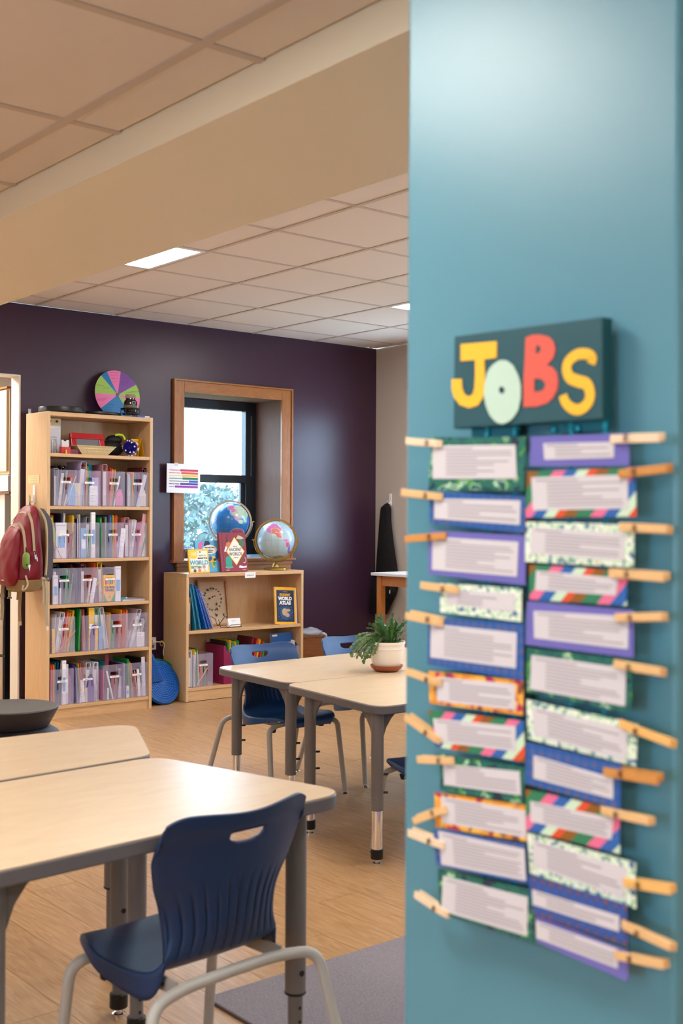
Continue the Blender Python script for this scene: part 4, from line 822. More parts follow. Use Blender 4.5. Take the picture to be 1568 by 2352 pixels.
for k, (x, y, z) in enumerate(((-.006, -.160, .238), (.006, -.160, .225))): MB().tube([(x, y, z), (x + .004, y - .003, z - .02)], .002, 6).tube([(x + .004, y - .003, z - .02), (x + .008, y - .004, z - .045)], [.006, .004], 8).build('zip_pull', cmat('clear'), t, smooth=True)
for s in (-1, 1):
    strip('shoulder_strap', curve((.085, s * .05 - .0, .52), (.092, s * .145, .44), (.094, s * .165, .30), (.090, s * .17, .17), (.075, s * .185, .09), (.06, s * .19, .065)), .046, dgrey, t, .012, (.2, s, 0) if s < 0 else (.2, 1, 0))
    strip('strap_edging', curve((.062, s * .055, .53), (.070, s * .15, .44), (.070, s * .172, .30), (.066, s * .176, .17), (.052, s * .192, .09)), .008, beige, t, .014, (.2, s, 0))
    strip('webbing', curve((.058, s * .192, .075), (.066, s * .198, -.03), (.06, s * .20, -.14), (.064, s * .202, -.235)), .021, beige, t, .002, (0, s, 0))
    strip('webbing', curve((.040, s * .190, .075), (.046, s * .192, -.02), (.044, s * .194, -.09)), .019, beige, t, .002, (0, s, 0))
    MB().tube([(.03, s * .19, .068), (.075, s * .19, .068)], .012, 10).build('ladder_buckle', beige, t, smooth=True); bx('webbing_end', cmat('cream'), t, .058, .076, s * .205 - .002, s * .205 + .002, -.262, -.235)
strip('webbing', curve((-.10, .10, .03), (-.105, .105, -.05), (-.10, .11, -.13), (-.104, .11, -.21)), .022, beige, t, .002, (0, -1, 0)); strip('webbing', curve((-.06, .08, .02), (-.062, .085, -.03), (-.06, .09, -.06)), .022, beige, t, .002, (0, -1, 0)); MB().tube([(-.075, .09, -.066), (-.045, .09, -.066)], .005, 8).build('side_buckle', grey_leg, t, smooth=True)
strip('hang_loop', curve((.035, .02, .525), (.058, .055, .56), (.075, .085, .60), (.078, .09, .602), (.082, .10, .57), (.085, .12, .53), (.086, .13, .50)), .020, beige, t, .003, (-1, 0, 0)); strip('hang_loop', curve((.07, .085, .60), (.060, .04, .55), (.048, -.02, .52)), .018, beige, t, .003, (-1, 0, 0))
strip('pull_cord', curve((-.058, -.145, .09), (-.05, -.160, .04), (-.065, -.165, .01), (-.085, -.160, .0), (-.078, -.158, .03)), .012, beige, t, .002, (0, -1, 0))
lg = text('REI', .030, cmat('white'), t, (-.163, .02, .275), rot=(R(90), 0, R(-90)), name='embroidered_logo', bold=.0006); MB().poly([(-.163, .045, .300), (-.163, .0, .312), (-.163, -.01, .300)]).build('logo_peak', cmat('white'), lg.parent)
t = root('bag_dispenser', 'green capsule shaped pouch clipped to the red backpack', 'pouch', (3.212, 6.985, 1.045)); gm = mat('olive green plastic', '#6f8a3a', .4)
MB().tube([(0, 0, -.055), (0, 0, -.05), (0, 0, -.042), (0, 0, -.03), (0, 0, .03), (0, 0, .042), (0, 0, .05), (0, 0, .055)], [.002, .013, .019, .023, .023, .019, .013, .002], 20).build('capsule', gm, t, smooth=True); MB().prism([(.0, -.024, -.03), (.02, -.02, -.024), (.012, -.026, -.066)], (0, -.002, 0)).build('plastic_tip', acry, t); MB().tube([(0, 0, .054), (0, .004, .085)], .003, 8).build('clip', black_rub, t); MB().ball((-.004, -.021, -.025), .007, 10, (1, .4, 1)).build('opening', black_rub, t)
t = root('orange_tag', 'orange feather shaped tag with a lime bead hanging left of the backpack', 'tag', (3.10, 7.185, 1.08)); MB().prism([(0, 0, .11), (-.018, .01, .05), (-.014, .006, -.02), (.0, 0, -.045), (.012, -.005, .02)], (.004, .004, 0)).build('feather', cmat('orange'), t); MB().ball((.0, 0, .125), .011, 10).build('bead', cmat('lime'), t, smooth=True); MB().tube([(.006, -.004, .12), (.010, -.004, .04)], .006, 8).build('clip_body', black_rub, t)
# ------------------------------------------------------------------ low bookcase
LX0, LX1, LY0, LY1, LH = 4.483, 5.542, 7.105, 7.415, .920
t = root('low_bookcase', 'low maple bookcase under the window with two open shelves', 'bookcase')
bx('side_panel', maple, t, LX0, LX0 + .022, LY0, LY1, 0.004, LH - .026, bevel=.001); bx('side_panel', maple, t, LX1 - .022, LX1, LY0, LY1, 0.004, LH - .026, bevel=.001)
bx('top_panel', maple_in, t, LX0, LX1, LY0 - .002, LY1, LH - .026, LH, bevel=.0015); bx('back_panel', maple, t, LX0 + .022, LX1 - .022, LY1 - .012, LY1 - .002, .05, LH - .026)
bx('shelf', maple_in, t, LX0 + .022, LX1 - .022, LY0 + .004, LY1 - .012, .487, .510, bevel=.001); bx('shelf', maple_in, t, LX0 + .022, LX1 - .022, LY0 + .004, LY1 - .012, .078, .100, bevel=.001)
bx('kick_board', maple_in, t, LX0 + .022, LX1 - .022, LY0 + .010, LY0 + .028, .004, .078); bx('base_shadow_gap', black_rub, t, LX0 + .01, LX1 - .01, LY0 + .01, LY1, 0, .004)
for x, z in ((LX1 - .0225, .86), (LX1 - .0225, .80)): MB().tube([(x, LY0 + .05, z), (x - .001, LY0 + .05, z)], .003, 8).build('shelf_pin_hole', black_rub, t)
o = tag(bx('shelf_tag', white_m, None, 4.99, 5.085, LY0 - .0034, LY0 - .0022, .876, .918), 'small white label reading cultural on the front edge of the low bookcase', 'label'); text('cultural', .021, grey_ink, o, (5.037, LY0 - .0038, .897))
def book(name, label, x, y, z, w, h, th, cover, lean=12, group=None, cat='book', rz=0):
    t = root(name, label, cat, (x, y, z), group=group, rot=(R(-lean), 0, R(rz)))
    MB().box(0, w, 0, .003, 0, h).box(0, w, th - .003, th, 0, h).box(0, .003, 0.003, th - .003, 0, h).build('cover', cover, t, bevel=.0008); bx('pages', paper_m, t, .003, w - .003, .003, th - .003, .003, h - .003); return t
TB = LH + .001
# yellow book
t = book('picture_book', 'yellow book 100 ways to make the world better, leftmost on the low bookcase', 4.530, 7.135, TB + .002, .172, .172, .014, mat('book yellow', '#eec22a', .35), 10, 'books standing on the low bookcase')
F = -.0012
bx('cover_art', mat('book cream', '#ece7da', .4), t, .012, .160, F, -.0003, .010, .160)
MB().tube([(.042, F, .138), (.042, F - .0006, .138)], .036, 28).build('yellow_disc', mat('book gold', '#f0c41f', .35), t)
text('100', .036, mat('light lettering', '#f6ea9a', .5), t, (.042, F - .0012, .136), bold=.0012)
text('WAYS TO', .014, cmat('green'), t, (.118, F - .0006, .125)); text('MAKE THE', .017, ink, t, (.118, F - .0006, .106), bold=.0004); text('WORLD', .042, mat('aqua letters', '#4aa6bd', .4), t, (.086, F - .0006, .073), bold=.0014); text('BETTER!', .024, mat('leaf green letters', '#2c8a5c', .4), t, (.060, F - .0006, .040), bold=.0010)
MB().tube([(.082, F - .001, .073), (.082, F - .0014, .073)], .012, 18).build('globe_art', cmat('grey'), t)
for x, z, c, r_ in ((.045, .012, 'maroon', .012), (.085, .014, 'orange', .013), (.125, .040, 'rose', .014), (.130, .015, 'cream', .012), (.10, .148, 'brown', .006)): MB().tube([(x, F - .0006, z + .004), (x, F - .001, z + .004)], r_, 14).build('animal_art', cmat(c), t)
# blue maps book
t = book('picture_book', 'light blue book of world maps titled brilliant maps, between the yellow and the red book', 4.640, 7.20, TB + .002, .215, .238, .014, mat('book sky blue', '#5fb0dc', .35), 12, 'books standing on the low bookcase')
def blob(pts, c, y=F, name='map_art'): return MB().prism([(x, y, z) for x, z in pts], (0, .0004, 0)).build(name, cmat(c) if c in HX else mat('c' + c, c, .45), t)
blob([(.020, .16), (.030, .215), (.060, .232), (.075, .215), (.060, .19), (.045, .165), (.03, .14), (.02, .12)], 'pink'); blob([(.075, .20), (.09, .232), (.12, .233), (.135, .215), (.115, .195), (.09, .185)], 'navy'); blob([(.16, .10), (.18, .15), (.212, .17), (.212, .09), (.19, .08)], 'blue')
blob([(.10, .105), (.13, .12), (.165, .115), (.175, .095), (.16, .06), (.145, .03), (.135, .035), (.13, .065), (.105, .08)], 'yellow'); blob([(.10, .105), (.13, .12), (.14, .10), (.12, .08), (.104, .082)], 'blue', F - .0004); blob([(.135, .075), (.165, .075), (.155, .05), (.143, .04)], 'green', F - .0004); blob([(.145, .10), (.17, .10), (.172, .085), (.15, .08)], 'navy', F - .0004); blob([(.18, .09), (.21, .112), (.21, .106), (.185, .084)], 'rose', F - .0004); blob([(.06, .06), (.08, .085), (.09, .07), (.08, .045), (.065, .035)], 'lime')
MB().prism([(.125 + .062 * math.cos(a), F - .0004, .168 + .034 * math.sin(a)) for a in [k * math.pi / 16 for k in range(32)]], (0, -.0005, 0)).build('title_oval', mat('book cream', '', 1) if 0 else white_m, t)
text('BRILLIANT MAPS', .0125, ink, t, (.125, F - .0014, .182), bold=.0004, sx=.95); text('FOR', .009, ink, t, (.125, F - .0014, .171)); text('CURIOUS', .013, ink, t, (.125, F - .0014, .160), bold=.0004); text('MINDS', .013, ink, t, (.125, F - .0014, .147), bold=.0004)
# red book
t = book('picture_book', 'tall dark red book with a cream diamond reading ancient worlds', 4.826, 7.165, TB + .002, .236, .292, .026, mat('book crimson', '#8f2638', .38), 9, 'books standing on the low bookcase')
bx('spine_joint', cmat('maroon'), t, .022, .026, F + .0004, 0, 0, .292); c0 = Vector((.135, 0, .150))
MB().prism([(.135, F, .258), (.217, F, .150), (.135, F, .045), (.053, F, .150)], (0, .0008, 0)).build('diamond_edge', mat('book gold', '', 1) if 0 else MATS['book gold'], t); MB().prism([(.135, F - .0006, .250), (.210, F - .0006, .150), (.135, F - .0006, .053), (.060, F - .0006, .150)], (0, .0006, 0)).build('diamond', mat('book cream', '', 1) if 0 else MATS['book cream'], t)
text('TALES OF', .010, ink, t, (.135, F - .001, .188)); text('ANCIENT', .034, ink, t, (.135, F - .001, .163), sx=.78, bold=.0002); text('WORLDS', .034, ink, t, (.135, F - .001, .130), sx=.82, bold=.0002); text('ADVENTURES', .008, ink, t, (.135, F - .001, .103), sx=.8)
blob([(.040, .060), (.045, .105), (.062, .118), (.085, .110), (.098, .085), (.095, .050), (.075, .035), (.05, .038)], '#2f9a83', F - .0002, 'stone_head_art'); blob([(.034, .030), (.040, .045), (.10, .042), (.108, .028), (.06, .022)], '#58a08c', F - .0002, 'wave_art'); blob([(.155, .030), (.165, .046), (.20, .036), (.228, .042), (.224, .028), (.18, .024)], 'white', F - .0002, 'cloud_art'); blob([(.175, .070), (.185, .110), (.20, .125), (.215, .11), (.205, .075), (.19, .055)], '#7d3a2a', F - .0002, 'mammoth_art')
blob([(.045, .175), (.06, .215), (.085, .225), (.10, .21), (.085, .185), (.06, .165)], '#c4784e', F - .0002, 'figure_art'); blob([(.065, .22), (.060, .26), (.07, .28), (.078, .27), (.07, .258), (.078, .225)], '#4c3a3a', F - .0002, 'snake_art'); blob([(.15, .245), (.17, .272), (.20, .262), (.222, .248), (.19, .240)], '#b8c79a', F - .0002, 'cloud_art'); blob([(.17, .200), (.18, .240), (.215, .235), (.228, .205), (.205, .18)], '#4a6a52', F - .0002, 'pyramid_art'); blob([(.035, .15), (.05, .19), (.065, .185), (.05, .15)], 'white', F - .0004, 'tiger_art')
for x in (.06, .205): bx('publisher_line', cmat('cream'), t, x - .018, x + .012, F, -.0003, .010, .0135)
MB().tube([(.206 + .016 * math.cos(a), F - .0008, .085 + .022 * math.sin(a)) for a in [-2 + k * .35 for k in range(10)]], .0022, 6).build('tusk_art', white_m, t)
bx('clear_easel', acry, tag(root('book_rest', 'clear acrylic rest behind the blue maps book', 'stand', (4.60, 7.14, TB))), 0, .24, .0, .11, 0, .001)
# globes
def globe(name, label, loc, rad, sea, land, ringm, base_z, lean, gimbal, rz):
    t = root(name, label, 'globe', loc, group='school globes'); 
    m = bpy.data.materials.new(name + ' print'); m.use_nodes = True; p = m.node_tree.nodes['Principled BSDF']; at = m.node_tree.nodes.new('ShaderNodeAttribute'); at.attribute_name = 'print'; m.node_tree.links.new(at.outputs['Color'], p.inputs['Base Color']); p.inputs['Roughness'].default_value = .22
    b = MB(); bmesh.ops.create_uvsphere(b.bm, u_segments=144, v_segments=90, radius=rad); o = b.build('globe_ball', m, t, smooth=True); me = o.data; ca = me.color_attributes.new('print', 'FLOAT_COLOR', 'POINT')
    e1 = Vector((.768, -.64, 0)); e3 = Vector((-.64, -.768, 0))  # right and front as printed toward the room
    for v in me.vertices:
        n = v.co.normalized(); u, w, f = n.dot(e1), n.z, n.dot(e3); c = Vector(rgb(sea)[:3]); k = noise.noise(n * 2.2) * .12; c = c * (1 + k); wob = noise.noise(n * 7) * .16 + noise.noise(n * 18) * .08
        for cx, cz, rx, rz_, rot, colr in land:
            du, dw = u - cx, w - cz; ca_, sa = math.cos(R(rot)), math.sin(R(rot)); a = (du * ca_ + dw * sa) / rx; d = (-du * sa + dw * ca_) / rz_; q = a * a + d * d + wob * 2
            if q < 1 and f > -.1: c = Vector(rgb(colr)[:3]) * (1 + noise.noise(n * 25) * .35)
            elif q < 1.35 and f > -.1: c = c * .6 + Vector(rgb('#d8ecf4')[:3]) * .4
        if f <= -.1 and noise.noise(n * 1.7 + Vector((3, 1, 5))) > .08: c = Vector(rgb('#c9b98a')[:3])
        lon = math.atan2(n.y, n.x)
        if abs((lon / R(20)) % 1 - .5) > .485 or abs((math.asin(max(-1, min(1, n.z))) / R(20)) % 1 - .5) > .485: c = c * .8 + Vector((.2, .2, .2)) * .2
        ca.data[v.index].color = (max(0, c.x), max(0, c.y), max(0, c.z), 1)
    rr = rad + .010; b = MB()
    M = Matrix.Rotation(R(rz), 4, 'Z')
    def rp(a, r_): return M @ Vector((r_ * math.cos(a), 0, r_ * math.sin(a)))
    n = 72; yv = M @ Vector((0, 1, 0)); rings = []
    for k in range(n):
        a = 2 * math.pi * k / n; rings.append([b.bm.verts.new(rp(a, r_) + yv * y) for r_, y in ((rr - .004, -.006), (rr + .009, -.006), (rr + .009, .006), (rr - .004, .006))])
    for k in range(n):
        A, B_ = rings[k], rings[(k + 1) % n]
        for q in range(4): b.bm.faces.new((A[q], A[(q + 1) % 4], B_[(q + 1) % 4], B_[q]))
    b.build('meridian_ring', ringm, t, smooth=True); ax = R(90 - lean)
    for s in (0, math.pi): MB().tube([rp(ax + s, rad - .004), rp(ax + s, rad + .016)], .004, 8).build('pole_pin', brass, t)
    for s in (-1, 1): MB().tube([M @ Vector((s * (rad + .005), 0, 0)), M @ Vector((s * (rad + .032), 0, 0))], .004, 8).ball(M @ Vector((s * (rad + .034), 0, 0)), .006, 8).build('side_pin', brass, t)
    g = rad + .026; MB().tube([rp(-math.pi * k / 40, g) for k in range(41)], .0028, 8).build('cradle_arc', chrome if gimbal else brass, t, smooth=True); zb_ = base_z - loc[2]
    MB().lathe([(0, zb_), (.088, zb_), (.092, zb_ + .004), (.090, zb_ + .014), (.060, zb_ + .020), (.028, zb_ + .022), (.022, zb_ + .04), (.012, zb_ + .052), (.008, -g + .001), (0, -g + .001)], 48).build('foot', chrome if gimbal else mat('antique brass', '#9c7a34', .35, .8), t, smooth=True)
    return t
silver_ring = mat('pale wooden ring', '#c8b39c', .4); gold_ring = mat('gold ring', '#a07c32', .4, .5)
globe('world_globe', 'deep blue globe in a pale ring standing on the window sill', (5.196, 7.60, 1.290), .150, '#1f74bd',
      [(.50, .52, .42, .30, -25, '#b9c7b4'), (.10, .72, .17, .12, 0, '#c26a9c'), (.22, .58, .12, .1, 30, '#c87aa4'), (.42, .18, .20, .08, -50, '#b88fc0'), (.62, .02, .10, .10, 0, '#c8d6ac'), (.42, -.52, .28, .17, 5, '#a8587c'), (-.72, .10, .10, .07, 20, '#8e6fae'), (-.52, .72, .22, .12, 35, '#a79ed0'), (.80, .30, .08, .3, 10, '#9cc6a8')], silver_ring, 1.004, 20, True, -40)
globe('world_globe', 'pale blue globe in a gold ring standing on the low bookcase', (5.385, 7.255, 1.152), .145, '#a9c3d2',
      [(-.12, .60, .42, .26, -10, '#cf7db4'), (.08, .44, .30, .16, -20, '#d8897c'), (.20, .26, .20, .09, -38, '#dc7f78'), (.66, -.18, .10, .26, 18, '#c85a84'), (.56, -.02, .14, .07, -30, '#d08ab8'), (.72, -.50, .05, .3, -8, '#8a6fc0'), (.2, -.93, .35, .12, 0, '#8c9c98')], gold_ring, LH + .0005, -20, False, -40)
# things on the sill
t = root('small_potted_plant', 'small plant in a red pot at the left end of the window sill', 'plant', (4.735, 7.60, 1.0035)); MB().lathe([(0, 0), (.035, 0), (.045, .07), (.045, .08), (.04, .08), (0, .075)], 24).build('pot', cmat('maroon'), t, smooth=True)
b = MB(); rd = random.Random(4)
for k in range(14):
    a = rd.uniform(0, 6.28); l = rd.uniform(.05, .10); d = Vector((math.cos(a) * .6, math.sin(a) * .6, 1)).normalized(); s = d.orthogonal().normalized() * .012; p = Vector((0, 0, .076)); b.prism([p, p + d * l * .5 + s, p + d * l, p + d * l * .5 - s], d.cross(s).normalized() * .002)
b.build('leaf_cluster', lm[0], t)
for k, (x, c, lb) in enumerate(((5.30, 'clear', 'lowest grey book lying on the sill right of the red book'), (5.32, 'teal', 'teal book lying on the grey one on the sill'))):
    o = root('flat_book', lb, 'book', (x, 7.50, 1.0035 + k * .0125)); MB().box(0, .22, 0, .16, 0, .0015).box(0, .22, 0, .16, .0105, .012).build('cover', cmat(c), o); bx('pages', paper_m, o, .001, .218, .002, .158, .0015, .0105)
t = root('rainbow_sign', 'white laminated sheet with seven rainbow bars taped to the left window casing', 'sign', (4.497, 7.405, 1.505), rot=(0, R(.6), R(-3)))
lam = mat('laminated sheet', '#e6e8f2', .2); bx('sheet', lam, t, 0, .280, 0, .0012, 0, .216)
bars = [('#c4274e', .112, 'RACIAL EQUALITY'), ('#dd5b43', .120, 'LOVE IS LOVE'), ('#ecc81f', .124, 'SCIENCE IS REAL'), ('#12775a', .130, 'BLACK LIVES MATTER'), ('#1557b8', .184, "WOMEN'S RIGHTS ARE HUMAN"), ('#5a2a9a', .112, 'KINDNESS IS ALL'), ('#9a2fae', .068, 'INCLUSION')]
for k, (c, x, s) in enumerate(bars):
    z = .168 - k * .0202; bx('rainbow_bar', mat('bar%s' % c, c, .35), t, x, .262, -.0006, 0, z - .008, z + .008); b = MB(); q = .020; rd = random.Random(k)
    while q < x - .008:
        L = rd.uniform(.0025, .0055); b.box(q, q + L, -.0005, 0, z - rd.uniform(.002, .0042), z + rd.uniform(.002, .0042)); q += L + .0016
    b.build('small_lettering', mat('lt%s' % c, c, .5) if k not in (4, 5) else ink, t)
bx('tape', mat('clear tape', '#f2efe6', .2, alpha=.6), t, .062, .092, -.0008, -.0001, .20, .222)
# ------------------------------------------------------------------ middle shelf
z = .5105
t = root('thin_book', 'thin brown book upright at the left end of the middle shelf', 'book', (4.507, 7.12, z)); bx('cover', cmat('brown'), t, 0, .022, 0, .16, 0, .24, bevel=.001); bx('spine_text', cmat('cream'), t, .008, .014, -.0006, 0, .05, .2); bx('pages', paper_m, t, .003, .019, .159, .1605, .002, .238)
HX.update(foldteal='#1c87ae', foldblue='#1c6fb8', foldroyal='#1166c4', lavender='#a9a6cc')
for k, (dx, c, ln, h, lb) in enumerate(((.034, 'foldteal', -9, .335, 'teal blue pocket folder, leftmost of the leaning folders'), (.062, 'foldteal', -12, .335, 'second teal blue folder, in the middle of the leaning folders'), (.098, 'foldroyal', -17, .335, 'bright royal blue folder leaning between teal and lavender ones'), (.122, 'foldroyal', -19, .31, 'thin royal blue folder touching the lavender one'), (.150, 'lavender', -22, .285, 'lavender folder, rightmost of the leaning folders'))):
    o = root('pocket_folder', lb, 'folder', (4.507 + dx + h * math.sin(R(-ln)) * .62, 7.125, z + .004), group='blue folders leaning on the middle shelf', rot=(0, R(ln), 0)); MB().box(0, .0025, 0, .235, 0, h).box(.009, .0115, 0, .235, 0, h - .01).box(0, .0115, .233, .235, 0, h).build('cover', cmat(c), o); bx('papers', paper_m, o, .003, .008, .006, .23, .002, h - .03)
t = root('insect_display', 'framed display of a ring of small insects leaning on the bookcase back', 'frame', (4.745, 7.315, z + .003), rot=(R(-9), 0, 0)); fr = wood('display frame wood', '#a8763f', '#b98850', .45)
MB().box(0, .262, 0, .03, 0, .014).box(0, .262, 0, .03, .332, .346).box(0, .014, 0, .03, .014, .332).box(.248, .262, 0, .03, .014, .332).build('frame', fr, t, bevel=.001); bx('mount', mat('cork mount', '#c9b193', .8, vary=.12, bscale=60), t, .014, .248, .018, .028, .014, .332)
rd = random.Random(9); bugc = ['#3a2a1e', '#20242c', '#1f5a6a', '#5a3a22', '#2a3a5c', '#6a4a2c']
for k in range(26):
    if k < 18: a = R(k * 20 + rd.uniform(-5, 5)); x, zz = .131 + .078 * math.cos(a), .20 + .082 * math.sin(a)
    else: x, zz = rd.uniform(.04, .22), rd.uniform(.06, .23)
    s = rd.uniform(.006, .011); m = mat('insect' + str(k % 6), bugc[k % 6], .3); an = rd.uniform(0, 3.1); g = MB().ball((0, 0, 0), s, 8, (.55, .35, 1)).ball((0, 0, s * .95), s * .4, 6)
    for q in (-1, 1):
        for w_ in (-.5, 0, .5): g.tube([(0, 0, s * w_), (q * s * 1.1, .001, s * w_ * 1.6)], .0006, 4)
    g.build('insect', m, t, loc=(x, .014, zz), rot=(0, an, 0))
t = root('wire_easel', 'black wire easel in front of the insect display', 'easel', (4.79, 7.20, z))
for s in (-.065, .065): MB().tube(fillet([(s * 1.7, -.02, .001), (s * 1.5, -.0, .09), (s, .06, .001), (s * .8, .075, .06)], .018), .0022, 8).build('wire_leg', black_pl, t, smooth=True)
MB().tube([(-.052, .075, .06), (0, .08, .085), (.052, .075, .06)], .0022, 8).build('wire_brace', black_pl, t, smooth=True)
t = root('card_stand', 'stack of small white cards in a black wire holder on the middle shelf', 'card holder', (4.875, 7.145, z)); MB().tube(fillet([(-.055, .05, .06), (-.05, .03, .002), (-.01, -.018, .002), (.0, -.022, .022), (.09, -.022, .022), (.105, -.018, .004), (.11, .03, .002)], .010), .002, 8).build('wire_frame', black_pl, t, smooth=True)
q = MB().box(0, .108, 0, .022, 0, .062).build('card_stack', white_m, t, bevel=.001, loc=(-.005, -.01, .008), rot=(R(-14), 0, 0)); bx('card_text', grey_ink, q, .03, .07, -.0006, 0, .044, .047); bx('card_text', grey_ink, q, .03, .056, -.0006, 0, .034, .036)
t = root('atlas_book', 'yellow framed student world atlas leaning near the right end of the middle shelf', 'book', (5.296, 7.135, z + .0035), rot=(R(-9), R(3.5), R(-4))); yb = mat('atlas yellow', '#e6aa12', .35)
bx('cover', yb, t, 0, .190, 0, .0015, 0, .286); bx('pages', paper_m, t, .002, .200, .0015, .013, .0, .284); bx('back_cover', yb, t, 0, .205, .013, .0145, 0, .286); bx('cover_picture', mat('atlas navy', '#15284a', .35), t, .016, .176, -.0006, 0, .020, .262)
text('NATIONAL', .008, cmat('yellow'), t, (.096, -.0012, .250)); text('STUDENT', .0235, yb, t, (.094, -.0012, .226), bold=.0014, sx=.95); text('WORLD', .036, white_m, t, (.094, -.0012, .197), bold=.0022, sx=.92); text('ATLAS', .036, white_m, t, (.094, -.0012, .164), bold=.0022, sx=.98)
MB().tube([(.098, -.0006, .088), (.098, -.0010, .088)], .052, 32).build('globe_picture', mat('atlas blue', '#2c4a78', .4), t); b = MB().ball((.088, -.0010, .095), .024, 12, (1, .05, 1.2)).ball((.112, -.0010, .072), .020, 12, (1, .05, .8)).ball((.118, -.0010, .108), .018, 12, (1.2, .05, .6)); b.build('land_picture', mat('atlas tan', '#b89a7c', .5), t)
b = MB(); rd = random.Random(8)
for k in range(22): a = rd.uniform(0, 6.28); r_ = rd.uniform(.055, .075); b.ball((.097 + r_ * math.cos(a), -.0008, .086 + r_ * math.sin(a) * .9), .0022, 6, (1, .3, 1))
b.build('star_dots', cmat('skyblue'), t)
# ------------------------------------------------------------------ bottom shelf
z = .1005
b = copy_tree(bproto); b.location = (4.555, 7.118, z); b['label'] = 'clear magazine bin at the left of the low bookcase bottom shelf'; b['group'] = 'bins in the low bookcase'; b.rotation_euler.z = 0
def lowitem(*a, **k): return item(*a, group='books and folders on the low bookcase bottom shelf', **k)
for kd, cl, xo, h, ln, lb in (('B', 'white', -.045, .262, 0, 'white ring binder left of the clear bin on the low bottom shelf'), ('T', 'white', 0, .255, 3, 'white folder inside the clear bin of the low bookcase'), ('F', 'green', .020, .275, 2, 'green folder rising out of the clear bin of the low bookcase'), ('F', 'yellow', .012, .268, 0, 'yellow folder in the clear bin of the low bookcase'), ('F', 'white', .05, .262, -4, 'white sheet folder in the clear bin of the low bookcase'), ('F', 'orange', .075, .155, 0, 'orange folder low in the clear bin of the low bookcase'), ('T', 'green', .10, .14, 0, 'thick green folder low in the clear bin of the low bookcase'), ('F', 'red', .12, .15, 4, 'red folder low in the clear bin of the low bookcase'), ('P', 'yellow', .022, .15, 38, 'yellow pencil leaning across the clear bin of the low bookcase')):
    lowitem(kd, cl, 4.559 + xo, 7.122 if kd == 'P' else 7.128, z + .003, h, ln, lb, depth=.21)
mg = mat('magenta plastic', '#8f1c50', .4, alpha=.86)
t = root('magenta_bin', 'magenta scooped front file bin on the low bookcase bottom shelf', 'bin', (4.815, 7.118, z), group='bins in the low bookcase')
pf = [(0, 0), (.185, 0), (.185, .278), (.165, .282)] + [(.165 - .01 * k - .03, .282 - .062 * math.sin(k * math.pi / 12)) for k in range(0, 1)] + [(.13, .235), (.06, .228), (.03, .238), (.018, .278), (0, .285)]
me = plate_mesh(pf, [], .002, mg); child('front_panel', me, t); bx('side_panel', mg, t, 0, .002, .001, .24, 0, .285); bx('side_panel', mg, t, .183, .185, .001, .24, 0, .285); bx('back_panel', mg, t, .002, .183, .238, .24, 0, .29); bx('base', mg, t, .002, .183, .002, .238, .0005, .0025)
for k, (x, c, h) in enumerate(((.008, 'black', .315), (.032, 'green', .30), (.05, 'yellow', .318), (.07, 'teal', .30), (.095, 'yellow', .305), (.12, 'green', .31), (.15, 'maroon', .262))):
    lowitem('T', c, 4.82 + x, 7.128, z + .003, h, 1, '%s book standing in the magenta bin%s' % (c, ['', '', ', taller of two', '', ', shorter of two', ' near its right side', ''][k]), depth=.2)
for k, (x, c, h, ln, w) in enumerate(((5.03, 'maroon', .335, 10, 0), (5.06, 'red', .325, 12, 0), (5.085, 'yellow', .318, 12, 0), (5.11, 'red', .30, 14, 0), (5.15, 'green', .29, 8, 0))):
    lowitem('T', c, x, 7.135, z + .001, h, ln, '%s book leaning between the magenta bin and the workbooks%s' % (c, ['', ', left one', '', ', right one', ''][k]), depth=.2)
b = copy_tree(bproto); b.location = (5.345, 7.118, z); b['label'] = 'clear magazine bin at the right of the low bookcase bottom shelf'; b['group'] = 'bins in the low bookcase'; b.rotation_euler.z = 0
t = root('workbook', 'blue and white workbook with red edge in the right clear bin of the low bookcase', 'book', (5.30, 7.175, z + .003), rot=(R(-4), 0, 0)); bx('cover', cmat('blue'), t, 0, .205, 0, .002, .262, .335); bx('cover_lower', mat('workbook print', '#d9c3c8', .5), t, 0, .205, 0, .002, 0, .262); bx('pages', paper_m, t, .002, .203, .002, .016, 0, .333); bx('back_cover', cmat('red'), t, 0, .210, .016, .018, 0, .333); text('MATH', .05, cmat('red'), t, (.075, -.001, .225), bold=.001); bx('corner_label', white_m, t, .012, .06, -.0006, 0, .31, .325)
b_ = MB(); rd = random.Random(6)
for k in range(7): b_.box(.02, rd.uniform(.09, .18), -.0006, 0, .04 + k * .022, .048 + k * .022)
b_.build('text_lines', grey_ink, t)
for k, (x, c, h) in enumerate(((.12, 'white', .29), (.14, 'navy', .262))): lowitem('T', c, 5.35 + x - .004, 7.13 , z + .003, h if h < .28 else .28, 0, '%s folder at the right inside the right clear bin of the low bookcase' % c, depth=.035)
# ------------------------------------------------------------------ right of the low bookcase
t = root('storage_box', 'brown wooden box standing right of the low bookcase', 'box', (5.575, 7.17, 0)); br = wood('brown box wood', '#6d3f1f', '#84502a', .5); bx('box_body', br, t, 0, .24, 0, .22, .012, .385, bevel=.003); bx('lid', br, t, -.004, .244, -.004, .224, .385, .398, bevel=.002)
for x in (.01, .21): bx('foot', br, t, x, x + .02, .01, .21, 0, .012)
t = root('plastic_wrap', 'crumpled clear plastic bag lying over the brown box', 'bag', (5.70, 7.24, .40)); b = MB(); b.ball((0, 0, .02), .1, 28, (1.1, .9, .34)); o = b.build('film', mat('crumpled film', '#dfe2f0', .15, alpha=.38), t, smooth=True)
for v in o.data.vertices:
    n = noise.noise_vector(v.co * 22); v.co += n * .016; v.co.z = max(v.co.z, -.0005)
b = MB(); P = [(.105, -.02, .01), (.122, -.03, .0), (.128, -.035, -.05), (.120, -.03, -.09)]; 
